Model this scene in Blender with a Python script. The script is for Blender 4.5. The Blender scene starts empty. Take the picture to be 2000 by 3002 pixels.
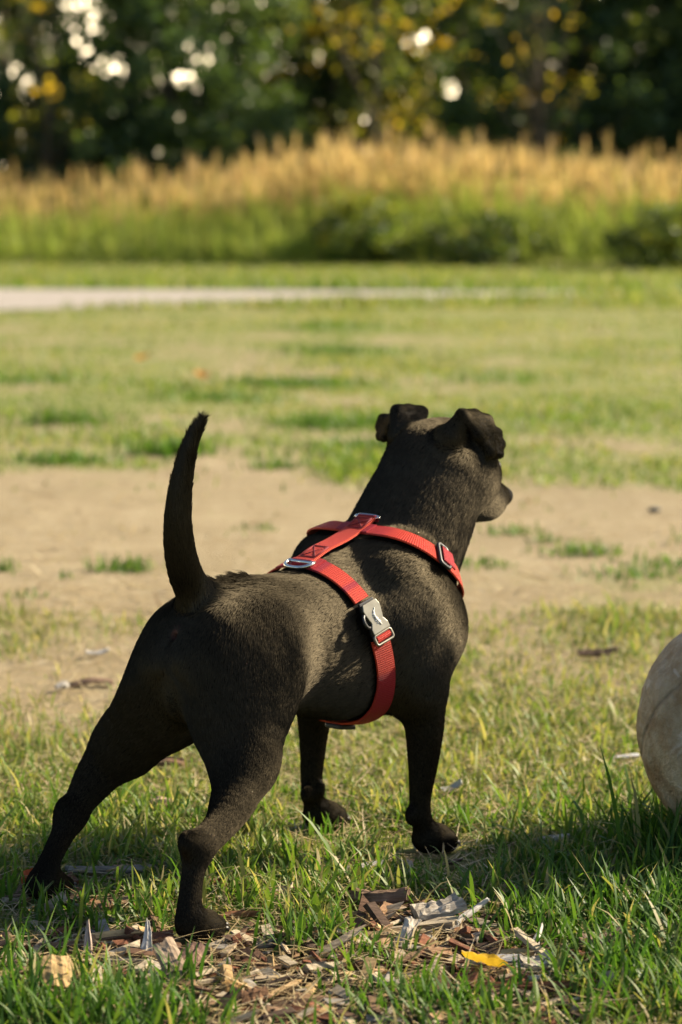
import bpy, bmesh, math, random
import numpy as np
from mathutils import Vector, Matrix, Quaternion, noise as mnoise

# ------------------------------------------------------------------ camera, world, sun, exposure
scn = bpy.context.scene
COL = scn.collection
random.seed(7)
RNG = np.random.default_rng(7)
CAM_H = 0.75
cam_data = bpy.data.cameras.new("camera")
cam = bpy.data.objects.new("camera", cam_data)
COL.objects.link(cam)
cam_data.sensor_fit = 'VERTICAL'
cam_data.sensor_height = 36.0
cam_data.lens = 85.0
cam_data.clip_start = 0.05
cam_data.clip_end = 2000.0
cam.location = (0, 0, CAM_H)
cam.rotation_euler = (math.radians(90 - 6.94), 0, 0)
cam_data.dof.use_dof = True
cam_data.dof.focus_distance = 2.62
cam_data.dof.aperture_fstop = 5.4
scn.camera = cam

SUN_EL, SUN_AZ = 32.0, 22.0            # azimuth from +X (picture right) towards +Y (away)
sv = Vector((math.cos(math.radians(SUN_EL)) * math.cos(math.radians(SUN_AZ)),
             math.cos(math.radians(SUN_EL)) * math.sin(math.radians(SUN_AZ)),
             math.sin(math.radians(SUN_EL))))
sun_data = bpy.data.lights.new("sun", 'SUN')
sun_data.energy = 5.0
sun_data.angle = math.radians(1.0)
sun_data.color = (1.0, 0.86, 0.64)
sun = bpy.data.objects.new("sun", sun_data)
sun.rotation_euler = sv.to_track_quat('Z', 'Y').to_euler()
sun.location = (20, 12, 14)
COL.objects.link(sun)

world = bpy.data.worlds.new("World")
scn.world = world
world.use_nodes = True
wn = world.node_tree
wn.nodes.clear()
w_out = wn.nodes.new("ShaderNodeOutputWorld")
w_bg = wn.nodes.new("ShaderNodeBackground")
w_sky = wn.nodes.new("ShaderNodeTexSky")
w_sky.sky_type = 'NISHITA'
w_sky.sun_disc = False
w_sky.sun_elevation = math.radians(SUN_EL)
w_sky.sun_rotation = math.radians(90 - SUN_AZ)
w_sky.dust_density = 1.5
# added sky glow low beyond the trees, whitening the gaps in the crowns
w_tc = wn.nodes.new("ShaderNodeTexCoord")
w_sep = wn.nodes.new("ShaderNodeSeparateXYZ")
wn.links.new(w_tc.outputs["Generated"], w_sep.inputs[0])
w_nz = wn.nodes.new("ShaderNodeTexNoise")
w_nz.inputs["Scale"].default_value = 5.0
w_nz.inputs["Detail"].default_value = 6.0
wn.links.new(w_tc.outputs["Generated"], w_nz.inputs["Vector"])
def w_map(sock, a, b, c, d):
    m = wn.nodes.new("ShaderNodeMapRange")
    m.interpolation_type = 'SMOOTHSTEP'
    for i, v in enumerate((a, b, c, d)): m.inputs[1 + i].default_value = v
    wn.links.new(sock, m.inputs[0]); return m.outputs[0]
def w_mul(a, b):
    m = wn.nodes.new("ShaderNodeMath"); m.operation = 'MULTIPLY'
    wn.links.new(a, m.inputs[0]); wn.links.new(b, m.inputs[1]); return m.outputs[0]
w_glow = w_mul(w_mul(w_map(w_sep.outputs[2], .20, .04, 0, 1), w_map(w_sep.outputs[1], .2, .8, 0, 1)), w_map(w_nz.outputs[0], .30, .55, .45, 1))
w_mix = wn.nodes.new("ShaderNodeMixRGB")
w_mix.inputs[2].default_value = (64.0, 52.0, 33.0, 1)
wn.links.new(w_glow, w_mix.inputs[0]); wn.links.new(w_sky.outputs[0], w_mix.inputs[1])
w_bg.inputs[1].default_value = 0.066
wn.links.new(w_mix.outputs[0], w_bg.inputs[0])
wn.links.new(w_bg.outputs[0], w_out.inputs[0])

scn.view_settings.view_transform = 'Standard'
scn.view_settings.look = 'None'
scn.view_settings.exposure = 1.34
scn.view_settings.gamma = 1.0
scn.view_settings.use_curve_mapping = False
scn.render.engine = 'CYCLES'
scn.cycles.use_denoising = True
scn.cycles.max_bounces = 8
scn.cycles.transparent_max_bounces = 8
scn.cycles.sample_clamp_indirect = 6.0

# ------------------------------------------------------------------ helpers
def lab(o, label, cat, group=None, kind=None):
    if label: o["label"] = label
    if cat: o["category"] = cat
    if group: o["group"] = group
    if kind: o["kind"] = kind
    return o

def empty(name, loc=(0, 0, 0), rz=0.0):
    o = bpy.data.objects.new(name, None)
    o.empty_display_size = 0.05
    o.location = loc
    o.rotation_euler = (0, 0, rz)
    COL.objects.link(o)
    return o

def mesh_np(name, verts, faces, mat=None, parent=None, smooth=True, attrs=None):
    """verts (n,3) array; faces: array (m,k) with k constant, or a list of index lists"""
    me = bpy.data.meshes.new(name)
    verts = np.asarray(verts, dtype=np.float32)
    if isinstance(faces, np.ndarray):
        m, k = faces.shape
        me.vertices.add(len(verts)); me.loops.add(m * k); me.polygons.add(m)
        me.vertices.foreach_set("co", verts.ravel())
        me.loops.foreach_set("vertex_index", faces.astype(np.int32).ravel())
        me.polygons.foreach_set("loop_start", np.arange(0, m * k, k, dtype=np.int32))
        me.polygons.foreach_set("loop_total", np.full(m, k, dtype=np.int32))
        me.update(calc_edges=True)
    else:
        me.from_pydata([tuple(v) for v in verts.tolist()], [], [tuple(f) for f in faces])
        me.update()
    if attrs:
        for an, arr in attrs.items():
            arr = np.asarray(arr, dtype=np.float32)
            if arr.ndim == 1:
                a = me.attributes.new(an, 'FLOAT', 'POINT'); a.data.foreach_set("value", arr)
            else:
                a = me.attributes.new(an, 'FLOAT_VECTOR', 'POINT'); a.data.foreach_set("vector", arr.ravel())
    me.polygons.foreach_set("use_smooth", np.full(len(me.polygons), smooth, dtype=bool))
    me.validate()
    o = bpy.data.objects.new(name, me)
    COL.objects.link(o)
    if mat: me.materials.append(mat)
    if parent: o.parent = parent
    return o

class NT:
    """small node-tree writer"""
    def __init__(s, name):
        s.m = bpy.data.materials.new(name)
        s.m.use_nodes = True
        s.t = s.m.node_tree
        s.t.nodes.clear()
        s.out = s.n("OutputMaterial")
    def n(s, typ, **kw):
        nd = s.t.nodes.new("ShaderNode" + typ)
        for k, v in kw.items():
            setattr(nd, k, v)
        return nd
    def set(s, nd, key, v):
        if hasattr(v, "is_output"): s.t.links.new(v, nd.inputs[key])
        else: nd.inputs[key].default_value = v
        return nd
    def noise(s, vec, scale, detail=4.0, rough=0.55, dist=0.0):
        nd = s.n("TexNoise")
        if vec is not None: s.t.links.new(vec, nd.inputs["Vector"])
        nd.inputs["Scale"].default_value = scale
        nd.inputs["Detail"].default_value = detail
        nd.inputs["Roughness"].default_value = rough
        nd.inputs["Distortion"].default_value = dist
        return nd.outputs[0]
    def ramp(s, fac, stops, interp='LINEAR'):
        nd = s.n("ValToRGB")
        cr = nd.color_ramp
        cr.interpolation = interp
        while len(cr.elements) < len(stops): cr.elements.new(0.5)
        for e, (p, c) in zip(cr.elements, stops):
            e.position = p
            e.color = (c, c, c, 1) if isinstance(c, (int, float)) else (*c, 1)
        s.t.links.new(fac, nd.inputs[0])
        return nd.outputs[0]
    def mix(s, fac, a, b, blend='MIX'):
        nd = s.n("MixRGB", blend_type=blend)
        for k, v in ((0, fac), (1, a), (2, b)):
            if hasattr(v, "is_output"): s.t.links.new(v, nd.inputs[k])
            elif k == 0: nd.inputs[0].default_value = v
            else: nd.inputs[k].default_value = (*v, 1) if len(v) == 3 else v
        return nd.outputs[0]
    def math(s, op, a, b=0.0):
        nd = s.n("Math", operation=op)
        for k, v in ((0, a), (1, b)):
            if hasattr(v, "is_output"): s.t.links.new(v, nd.inputs[k])
            else: nd.inputs[k].default_value = v
        return nd.outputs[0]
    def bump(s, h, strength=0.3, dist=0.01):
        nd = s.n("Bump")
        nd.inputs["Strength"].default_value = strength
        nd.inputs["Distance"].default_value = dist
        s.t.links.new(h, nd.inputs["Height"])
        return nd.outputs[0]
    def attr(s, name, out=2):
        nd = s.n("Attribute", attribute_name=name)
        return nd.outputs[out]
    def pbsdf(s, col, rough=0.6, metal=0.0, bump=None, spec=0.5, **kw):
        nd = s.n("BsdfPrincipled")
        s.set(nd, "Base Color", col if hasattr(col, "is_output") else (*col, 1))
        s.set(nd, "Roughness", rough); s.set(nd, "Metallic", metal)
        s.set(nd, "Specular IOR Level", spec)
        for k, v in kw.items(): s.set(nd, k.replace("_", " "), v)
        if bump: s.t.links.new(bump, nd.inputs["Normal"])
        return nd.outputs[0]
    def end(s, sh):
        s.t.links.new(sh, s.out.inputs[0])
        return s.m

def vnoise(x, y, seed=0):
    """vectorised 2-D value noise in 0..1"""
    xi = np.floor(x).astype(np.int64); yi = np.floor(y).astype(np.int64)
    fx = x - xi; fy = y - yi
    fx = fx * fx * (3 - 2 * fx); fy = fy * fy * (3 - 2 * fy)
    def h(a, b):
        n = (a * 374761393 + b * 668265263 + seed * 974711) & 0x7fffffff
        n = ((n ^ (n >> 13)) * 1274126177) & 0x7fffffff
        return ((n ^ (n >> 16)) & 0xffff) / 65535.0
    return (h(xi, yi) * (1 - fx) + h(xi + 1, yi) * fx) * (1 - fy) + (h(xi, yi + 1) * (1 - fx) + h(xi + 1, yi + 1) * fx) * fy

def fbm(x, y, seed=0, octs=4):
    a, s, t = 1.0, 0.0, 0.0
    for i in range(octs):
        s = s + a * vnoise(x * 2 ** i + 13.7 * i, y * 2 ** i - 7.1 * i, seed + i); t += a; a *= 0.5
    return s / t

def tube(path, rad, seg=10, closed=False, caps=True):
    """circular tube along a list of points, returns verts, faces"""
    P = [Vector(p) for p in path]; n = len(P)
    R = rad if hasattr(rad, "__len__") else [rad] * n
    V, Fc = [], []
    nrm = None
    for i, p in enumerate(P):
        if closed: t = P[(i + 1) % n] - P[i - 1]
        else: t = P[min(i + 1, n - 1)] - P[max(i - 1, 0)]
        t.normalize()
        if nrm is None:
            nrm = t.orthogonal().normalized()
        nrm = (nrm - t * nrm.dot(t)).normalized()
        b = t.cross(nrm)
        for k in range(seg):
            a = 2 * math.pi * k / seg
            V.append(p + (nrm * math.cos(a) + b * math.sin(a)) * R[i])
    rng_ = n if closed else n - 1
    for i in range(rng_):
        for k in range(seg):
            a, b = i * seg + k, i * seg + (k + 1) % seg
            c, d = ((i + 1) % n) * seg + (k + 1) % seg, ((i + 1) % n) * seg + k
            Fc.append((a, b, c, d))
    if caps and not closed:
        Fc.append(tuple(reversed(range(seg)))); Fc.append(tuple(range((n - 1) * seg, n * seg)))
    return [tuple(v) for v in V], Fc

class MB:
    def __init__(s): s.v, s.f = [], []
    def add(s, v, f):
        o = len(s.v); s.v += [tuple(x) for x in v]; s.f += [tuple(i + o for i in q) for q in f]; return s
    def build(s, name, mat, parent=None, smooth=True):
        return mesh_np(name, s.v, s.f, mat, parent, smooth)
FUR_N = 620000
FUR_SHEEN = (.043, .0365, .0255)
# ------------------------------------------------------------------ the dog: one continuous body surface from blended volumes
# dog frame: s = forwards, l = to the dog's right, z = up
D_O = np.array([-0.105, 2.704, 0.0])
D_F = np.array([0.67, 0.742, 0.0]); D_F /= np.linalg.norm(D_F)
D_R = np.array([D_F[1], -D_F[0], 0.0])
D_YAW = math.atan2(D_F[1], D_F[0])
# local object axes: x = forwards, y = to the dog's LEFT, z = up  (so y = -l)

VH = 0.003
G0 = np.array([-0.300, -0.205, -0.006])
G1 = np.array([0.510, 0.205, 0.560])
GN = np.ceil((G1 - G0) / VH).astype(int) + 1

def sd_cone(P, a, b, ra, rb, sc=None):
    a = np.asarray(a, np.float32); b = np.asarray(b, np.float32)
    ba = b - a
    t = np.clip(((P - a) @ ba) / float(ba @ ba), 0, 1)
    q = P - a - t[..., None] * ba
    if sc is not None: q = q / np.asarray(sc, np.float32)
    d = np.sqrt((q * q).sum(-1)) - (ra + (rb - ra) * t)
    return d * (min(sc) if sc is not None else 1.0)

def sd_ell(P, c, r, rot=None):
    q = P - np.asarray(c, np.float32)
    if rot is not None: q = q @ np.asarray(rot, np.float32)
    r = np.asarray(r, np.float32)
    k0 = np.sqrt(((q / r) ** 2).sum(-1)); k1 = np.sqrt(((q / (r * r)) ** 2).sum(-1))
    return k0 * (k0 - 1.0) / np.maximum(k1, 1e-6)

def sd_tri(P, a, b, c, th):
    a, b, c = (np.asarray(x, np.float32) for x in (a, b, c))
    ba, cb, ac = b - a, c - b, a - c
    nor = np.cross(ba, ac)
    pa, pb, pc = P - a, P - b, P - c
    def seg(e, p):
        t = np.clip((p @ e) / float(e @ e), 0, 1); q = p - t[..., None] * e; return (q * q).sum(-1)
    inside = (np.sign(pa @ np.cross(ba, nor)) + np.sign(pb @ np.cross(cb, nor)) + np.sign(pc @ np.cross(ac, nor))) >= 2.0
    de = np.minimum(np.minimum(seg(ba, pa), seg(cb, pb)), seg(ac, pc))
    dp = (pa @ nor) ** 2 / float(nor @ nor)
    return np.sqrt(np.where(inside, dp, de)) - th

TORSO = np.array([  # s, ztop, zbot, half width
    [-0.106, .283, .255, .018], [-0.092, .300, .220, .032], [-0.066, .316, .202, .042], [-0.030, .331, .199, .054],
    [0.010, .341, .198, .066], [0.060, .343, .184, .079], [0.110, .346, .168, .089], [0.160, .351, .160, .094],
    [0.205, .357, .165, .092], [0.240, .354, .182, .082], [0.268, .338, .207, .064], [0.290, .308, .240, .036]])
def sd_torso(P):
    s = np.clip(P[..., 0], TORSO[0, 0], TORSO[-1, 0])
    zt = np.interp(s, TORSO[:, 0], TORSO[:, 1]); zb = np.interp(s, TORSO[:, 0], TORSO[:, 2]); hw = np.interp(s, TORSO[:, 0], TORSO[:, 3])
    zc = (zt + zb) / 2; hh = (zt - zb) / 2
    e = np.maximum(np.abs(P[..., 0] - (TORSO[0, 0] + TORSO[-1, 0]) / 2) - (TORSO[-1, 0] - TORSO[0, 0]) / 2, 0)
    n = 2.25
    yy = np.abs(P[..., 1]) / hw; zz = np.abs(P[..., 2] - zc) / hh
    r = (yy ** n + zz ** n + (e / 0.02) ** 2) ** (1 / n)
    return (r - 1) * np.minimum(hw, hh) * 0.9

PR = []   # (name, fn, bbox lo, hi, k, op, flow, fur length)
def add(name, fn, lo, hi, k, flow, fl, op='u'):
    PR.append((name, fn, np.array(lo, float), np.array(hi, float), k, op, np.array(flow, float), fl))
def cone(name, a, b, ra, rb, k, flow=None, fl=.008, sc=None, op='u'):
    a, b = np.array(a, float), np.array(b, float)
    m = max(ra, rb) * (max(sc) if sc else 1.0)
    fw = (b - a) / np.linalg.norm(b - a) if flow is None else flow
    add(name, lambda P: sd_cone(P, a, b, ra, rb, sc), np.minimum(a, b) - m, np.maximum(a, b) + m, k, fw, fl, op)
def ell(name, c, r, k, flow, fl=.008, rot=None, op='u'):
    c = np.array(c, float); m = max(r)
    add(name, lambda P: sd_ell(P, c, r, rot), c - m, c + m, k, flow, fl, op)
def tri(name, a, b, c, th, k, flow, fl=.003):
    A = np.array([a, b, c], float)
    add(name, lambda P: sd_tri(P, a, b, c, th), A.min(0) - th, A.max(0) + th, k, flow, fl)

def polyline(name, pts, k, fl=.008, sub=5):
    """a limb: joints with radii, smoothed into one continuous tapering tube"""
    P = np.array([p for p, r in pts], float); Rr = np.array([r for p, r in pts], float)
    Q, W = [], []
    m = len(P)
    for i in range(m - 1):
        p0, p1, p2, p3 = P[max(i - 1, 0)], P[i], P[i + 1], P[min(i + 2, m - 1)]
        r0, r1, r2, r3 = Rr[max(i - 1, 0)], Rr[i], Rr[i + 1], Rr[min(i + 2, m - 1)]
        for j in range(sub):
            t = j / sub
            cr = lambda a, b_, c_, d_: 0.5 * (2 * b_ + (c_ - a) * t + (2 * a - 5 * b_ + 4 * c_ - d_) * t * t + (3 * b_ - a - 3 * c_ + d_) * t ** 3)
            Q.append(cr(p0, p1, p2, p3)); W.append(cr(r0, r1, r2, r3))
    Q.append(P[-1]); W.append(Rr[-1])
    Q = np.array(Q); W = np.array(W)
    def fn(X):
        d = None
        for i in range(len(Q) - 1):
            e = sd_cone(X, Q[i], Q[i + 1], W[i], W[i + 1])
            d = e if d is None else np.minimum(d, e)
        return d
    fw = P[-1] - P[0]; fw /= np.linalg.norm(fw)
    add(name, fn, Q.min(0) - W.max(), Q.max(0) + W.max(), k, fw, fl)

# torso and neck
add('torso', sd_torso, [-.165, -.105, .14], [.33, .105, .38], .0, (-.93, 0, -.36), .011)
cone('neck', (.226, 0, .306), (.324, 0, .436), .066, .057, .04, (-.62, 0, -.78), .014, (1, 1.2, 1))
cone('neck', (.248, 0, .280), (.334, 0, .415), .058, .045, .03, (-.5, 0, -.86), .011)
cone('withers', (.14, 0, .326), (.225, 0, .332), .028, .034, .04, (-.9, 0, -.3), .014, (1, 1.2, 1))
N_CORE = len(PR)
for y in (-1, 1):
    # y = +1 is the dog's right (l > 0)
    cone('shoulder', (.190, y * .054, .338), (.240, y * .060, .262), .031, .034, .042, (-.90, 0, -.35), .010)
    cone('shoulder', (.208, y * .055, .315), (.246, y * .055, .275), .034, .033, .042, (-.90, 0, -.35), .010)
    cone('shoulder', (.236, y * .060, .250), (.205, y * .078, .205), .032, .031, .042, (-.62, 0, -.75), .009)
    cone('shoulder', (.172, y * .070, .275), (.192, y * .082, .200), .042, .026, .022, (-.4, 0, -.9), .009)
    ell('hip', (-.026, y * .030, .286), (.058, .028, .040), .05, (-.75, 0, -.65), .010)
    ell('rump', (-.076, y * .028, .266), (.034, .028, .048), .028, (-.4, 0, -.9), .009)

# right front leg
polyline('leg', [((.200, .080, .215), .032), ((.206, .087, .165), .0245), ((.204, .088, .115), .0180), ((.200, .087, .072), .0128), ((.202, .087, .045), .0126), ((.212, .088, .026), .0135)], .016, .0045)
ell('leg', (.188, .083, .206), (.016, .016, .024), .02, (-.1, 0, -1), .006)
# left front leg
polyline('leg', [((.200, -.078, .215), .032), ((.204, -.086, .160), .0235), ((.203, -.088, .110), .0165), ((.199, -.087, .068), .0132), ((.199, -.086, .045), .0130), ((.209, -.086, .026), .0135)], .016, .0045)
ell('leg', (.188, -.083, .206), (.016, .016, .024), .02, (-.1, 0, -1), .006)
for (s0, l0) in ((.210, .088), (.206, -.085)):
    ell('paw', (s0 + .012, l0, .017), (.028, .022, .018), .010, (.9, 0, -.4), .004)
    for dl, ds in ((-.0180, .020), (-.0063, .031), (.0063, .031), (.0180, .020)):
        ell('toe', (s0 + ds, l0 + dl, .0125), (.0165, .0066, .0130), .0015, (.9, 0, -.4), .002)
    ell('leg', (s0 - .024, l0 - .004 * np.sign(l0), .050), (.006, .006, .010), .010, (0, 0, -1), .004)   # carpal pad
    ell('leg', (s0 - .006, l0 - .0145 * np.sign(l0), .055), (.004, .003, .008), .008, (0, 0, -1), .004)  # dew claw

# right hind leg: thigh, shank, hock, metatarsus, paw
ell('thigh', (-.052, .049, .240), (.060, .035, .073), .05, (-.35, 0, -.93), .009)
polyline('thigh', [((-.034, .036, .274), .036), ((-.056, .057, .215), .039), ((-.082, .077, .158), .028)], .04, .008)
polyline('thigh', [((-.074, .030, .262), .033), ((-.088, .052, .206), .034), ((-.096, .079, .158), .025)], .04, .008)
polyline('leg', [((-.086, .081, .165), .031), ((-.122, .097, .130), .0255), ((-.160, .112, .108), .0172), ((-.195, .118, .092), .0142)], .018, .0045)
ell('leg', (-.214, .119, .103), (.007, .007, .012), .016, (0, 0, -1), .005)      # point of the hock
polyline('leg', [((-.150, .110, .118), .007), ((-.187, .116, .109), .006), ((-.216, .119, .102), .006)], .010, .006)   # hamstring tendon
polyline('leg', [((-.199, .118, .092), .0138), ((-.215, .125, .058), .0117), ((-.226, .132, .028), .0138)], .014, .004)
# left hind leg, stretched out behind
ell('thigh', (-.056, -.054, .232), (.058, .034, .066), .05, (-.62, 0, -.75), .009)
polyline('thigh', [((-.030, -.034, .268), .034), ((-.058, -.068, .212), .040), ((-.084, -.107, .152), .031)], .04, .008)
polyline('thigh', [((-.066, -.026, .252), .029), ((-.086, -.060, .204), .034), ((-.104, -.096, .158), .026)], .04, .008)
polyline('leg', [((-.092, -.104, .160), .032), ((-.122, -.118, .124), .0255), ((-.146, -.123, .096), .0178), ((-.160, -.124, .080), .0150)], .018, .0045)
ell('leg', (-.170, -.125, .088), (.007, .007, .012), .016, (-.5, 0, -.8), .005)
polyline('leg', [((-.160, -.123, .080), .0148), ((-.196, -.114, .046), .0118), ((-.224, -.102, .025), .0130)], .014, .004)
for (s0, l0) in ((-.227, .134), (-.232, -.100)):
    ell('paw', (s0 + .014, l0, .016), (.027, .020, .017), .010, (.9, 0, -.4), .004)
    for dl, ds in ((-.0165, .021), (-.0058, .032), (.0058, .032), (.0165, .021)):
        ell('toe', (s0 + ds, l0 + dl, .0115), (.0160, .0061, .0120), .0015, (.9, 0, -.4), .002)

# tail
TAIL = [((-.046, 0, .302), .026), ((-.078, 0, .331), .0205), ((-.100, 0, .366), .0168), ((-.109, 0, .410), .0142), ((-.105, 0, .455), .0112), ((-.092, 0, .498), .0078), ((-.079, 0, .519), .0052), ((-.068, 0, .530), .0022)]
polyline('tail', TAIL, .024, .014)
ell('vent', (-.098, 0, .290), (.014, .012, .016), .014, (-.3, 0, -1), .001)
ell('vent', (-.112, 0, .293), (.010, .0035, .0035), .006, (-.3, 0, -1), .001, op='d')
ell('vent', (-.108, 0, .226), (.012, .010, .022), .018, (0, 0, -1), .002)

# head
ell('skull', (.345, 0, .460), (.062, .057, .045), .024, (-.9, 0, .1), .007)
for y in (-1, 1):
    ell('cheek', (.360, y * .036, .432), (.038, .028, .036), .018, (-.7, 0, -.5), .007)
    ell('brow', (.392, y * .029, .463), (.020, .017, .011), .012, (-.7, 0, .5), .004)
    ell('socket', (.4020, y * .0455, .4460), (.0110, .0100, .0085), .006, (-.7, 0, .3), .003, op='d')
    ell('lip', (.412, y * .017, .392), (.031, .012, .018), .012, (-.8, 0, -.5), .004)
cone('muzzle', (.384, 0, .426), (.452, 0, .400), .032, .0185, .014, (-.9, 0, .2), .004, (1, 1.0, .85))
cone('jaw', (.378, 0, .392), (.436, 0, .386), .023, .011, .010, (-.8, 0, -.4), .005)
ell('nose', (.464, 0, .400), (.011, .013, .010), .005, (0, 0, 1), .0005)
for y in (-1, 1):
    ell('nose', (.474, y * .007, .397), (.005, .003, .003), .002, (0, 0, 1), .0005, op='d')

# ears: broad cartilage base rising from the skull, then a folded flap
def ear(y, br, bf, tr, tf, mid, tips):
    m = lambda p: np.array((p[0], p[1] * y, p[2]))
    br, bf, tr, tf, mid = map(m, (br, bf, tr, tf, mid)); tips = [m(t) for t in tips]
    fl = tips[1] - tr; fl /= np.linalg.norm(fl)
    cone('earbase', br, tr, .017, .0055, .012, (0, .3 * y, 1), .004)
    cone('earbase', bf, tf, .013, .0050, .012, (0, .3 * y, 1), .004)
    tri('ear', br, bf, tf, .0050, .008, (0, .3 * y, 1), .0035)
    tri('ear', br, tf, tr, .0050, .008, (0, .3 * y, 1), .0035)
    ring = [tr, mid, tf] + tips
    c0 = (tr + tf + sum(tips)) / (2 + len(tips))
    seq = [tr, tf] + tips
    for i in range(len(seq)):
        tri('ear', seq[i], seq[(i + 1) % len(seq)], c0, .0036, .008, fl, .0032)
    tri('ear', tr, mid, tf, .0036, .008, fl, .0032)
ear(1, (.312, .036, .486), (.350, .042, .492), (.322, .047, .513), (.370, .046, .503), (.347, .047, .517),
    [(.384, .054, .489), (.381, .062, .475), (.368, .069, .464), (.350, .070, .467), (.335, .062, .490)])
ear(-1, (.312, .040, .486), (.352, .050, .492), (.322, .056, .513), (.366, .054, .508), (.345, .058, .517),
    [(.360, .088, .504), (.350, .105, .500), (.347, .107, .489), (.339, .099, .477), (.331, .085, .477), (.323, .068, .491)])

def field_of(prims, axes):
    """blend the volumes on a grid (list of three coordinate arrays)"""
    Fd = np.full([len(a) for a in axes], 0.06, np.float32)
    for (nm, fn, lo, hi, k, op, fw, fl) in prims:
        pad = 0.03 + k
        sl = []
        for ax in range(3):
            i0 = int(np.searchsorted(axes[ax], lo[ax] - pad)); i1 = int(np.searchsorted(axes[ax], hi[ax] + pad))
            sl.append(slice(i0, max(i1, i0)))
        if any(s.stop - s.start <= 0 for s in sl): continue
        P = np.stack(np.meshgrid(axes[0][sl[0]], axes[1][sl[1]], axes[2][sl[2]], indexing='ij'), -1).astype(np.float32)
        d = fn(P).astype(np.float32)
        a = Fd[tuple(sl)]
        if op == 'u':
            if k > 0:
                h = np.maximum(k - np.abs(a - d), 0) / k
                Fd[tuple(sl)] = np.minimum(a, d) - h * h * k * 0.25
            else:
                Fd[tuple(sl)] = np.minimum(a, d)
        else:
            h = np.maximum(k - np.abs(a + d), 0) / k
            Fd[tuple(sl)] = np.maximum(a, -d) + h * h * k * 0.25
    return Fd

AX = [G0[i] + np.arange(GN[i]) * VH for i in range(3)]

def trilin(Fd, P):
    q = (np.asarray(P) - G0) / VH
    q = np.clip(q, 0, np.array(Fd.shape) - 1.001)
    i = np.floor(q).astype(int); f = q - i
    out = 0
    for dx in (0, 1):
        for dy in (0, 1):
            for dz in (0, 1):
                w = (f[..., 0] if dx else 1 - f[..., 0]) * (f[..., 1] if dy else 1 - f[..., 1]) * (f[..., 2] if dz else 1 - f[..., 2])
                out = out + w * Fd[i[..., 0] + dx, i[..., 1] + dy, i[..., 2] + dz]
    return out

def surface_nets(Fd):
    nx, ny, nz = Fd.shape
    ins = Fd < 0
    c = sum(ins[dx:nx - 1 + dx, dy:ny - 1 + dy, dz:nz - 1 + dz].astype(np.int8) for dx in (0, 1) for dy in (0, 1) for dz in (0, 1))
    act = (c > 0) & (c < 8)
    idx = np.argwhere(act)
    vid = np.full(act.shape, -1, np.int64)
    vid[tuple(idx.T)] = np.arange(len(idx))
    acc = np.zeros((len(idx), 3)); cnt = np.zeros(len(idx))
    corners = [(0, 0, 0), (1, 0, 0), (0, 1, 0), (1, 1, 0), (0, 0, 1), (1, 0, 1), (0, 1, 1), (1, 1, 1)]
    for a in range(8):
        for b in range(a + 1, 8):
            da, db = np.array(corners[a]), np.array(corners[b])
            if np.abs(da - db).sum() != 1: continue
            fa = Fd[tuple((idx + da).T)]; fb = Fd[tuple((idx + db).T)]
            m = (fa < 0) != (fb < 0)
            t = np.where(m, fa / np.where(m, fa - fb, 1), 0)
            p = da + (db - da) * t[:, None]
            acc[m] += p[m]; cnt[m] += 1
    V = G0 + (idx + acc / cnt[:, None]) * VH
    quads = []
    for ax in range(3):
        u, v = [(1, 2), (2, 0), (0, 1)][ax]
        sA = [slice(None)] * 3; sB = [slice(None)] * 3
        sA[ax] = slice(0, -1); sB[ax] = slice(1, None)
        a, b = ins[tuple(sA)], ins[tuple(sB)]
        for flip, m in ((False, a & ~b), (True, ~a & b)):
            e = np.argwhere(m)
            ok = (e[:, u] > 0) & (e[:, v] > 0)
            for ax2 in range(3): ok &= e[:, ax2] < act.shape[ax2]
            e = e[ok]
            du = np.zeros(3, int); du[u] = 1; dv = np.zeros(3, int); dv[v] = 1
            q = np.stack([vid[tuple((e - du - dv).T)], vid[tuple((e - dv).T)], vid[tuple(e.T)], vid[tuple((e - du).T)]], 1)
            if flip: q = q[:, ::-1]
            quads.append(q)
    Q = np.concatenate(quads)
    Q = Q[(Q >= 0).all(1)]
    return V, Q

FIELD = field_of(PR, AX)
CORE = field_of(PR[:N_CORE] + [p for p in PR if p[0] in ('shoulder',)], AX)     # what the harness lies on
DV, DQ = surface_nets(FIELD)
# light smoothing
E_ = np.concatenate([DQ[:, [0, 1]], DQ[:, [1, 2]], DQ[:, [2, 3]], DQ[:, [3, 0]]])
deg = np.bincount(E_[:, 0], minlength=len(DV)) + np.bincount(E_[:, 1], minlength=len(DV))
for it in range(4):
    sm = np.zeros_like(DV)
    for ax in range(3):
        sm[:, ax] = np.bincount(E_[:, 0], DV[E_[:, 1], ax], len(DV)) + np.bincount(E_[:, 1], DV[E_[:, 0], ax], len(DV))
    sm /= np.maximum(deg, 1)[:, None]
    DV = DV + (sm - DV) * (0.5 if it % 2 == 0 else -0.42)

def grad(P, Fd):
    e = VH
    g = np.stack([trilin(Fd, P + np.array(d) * e) - trilin(Fd, P - np.array(d) * e) for d in ((1, 0, 0), (0, 1, 0), (0, 0, 1))], -1)
    return g / np.maximum(np.linalg.norm(g, axis=-1, keepdims=True), 1e-9)

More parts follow.
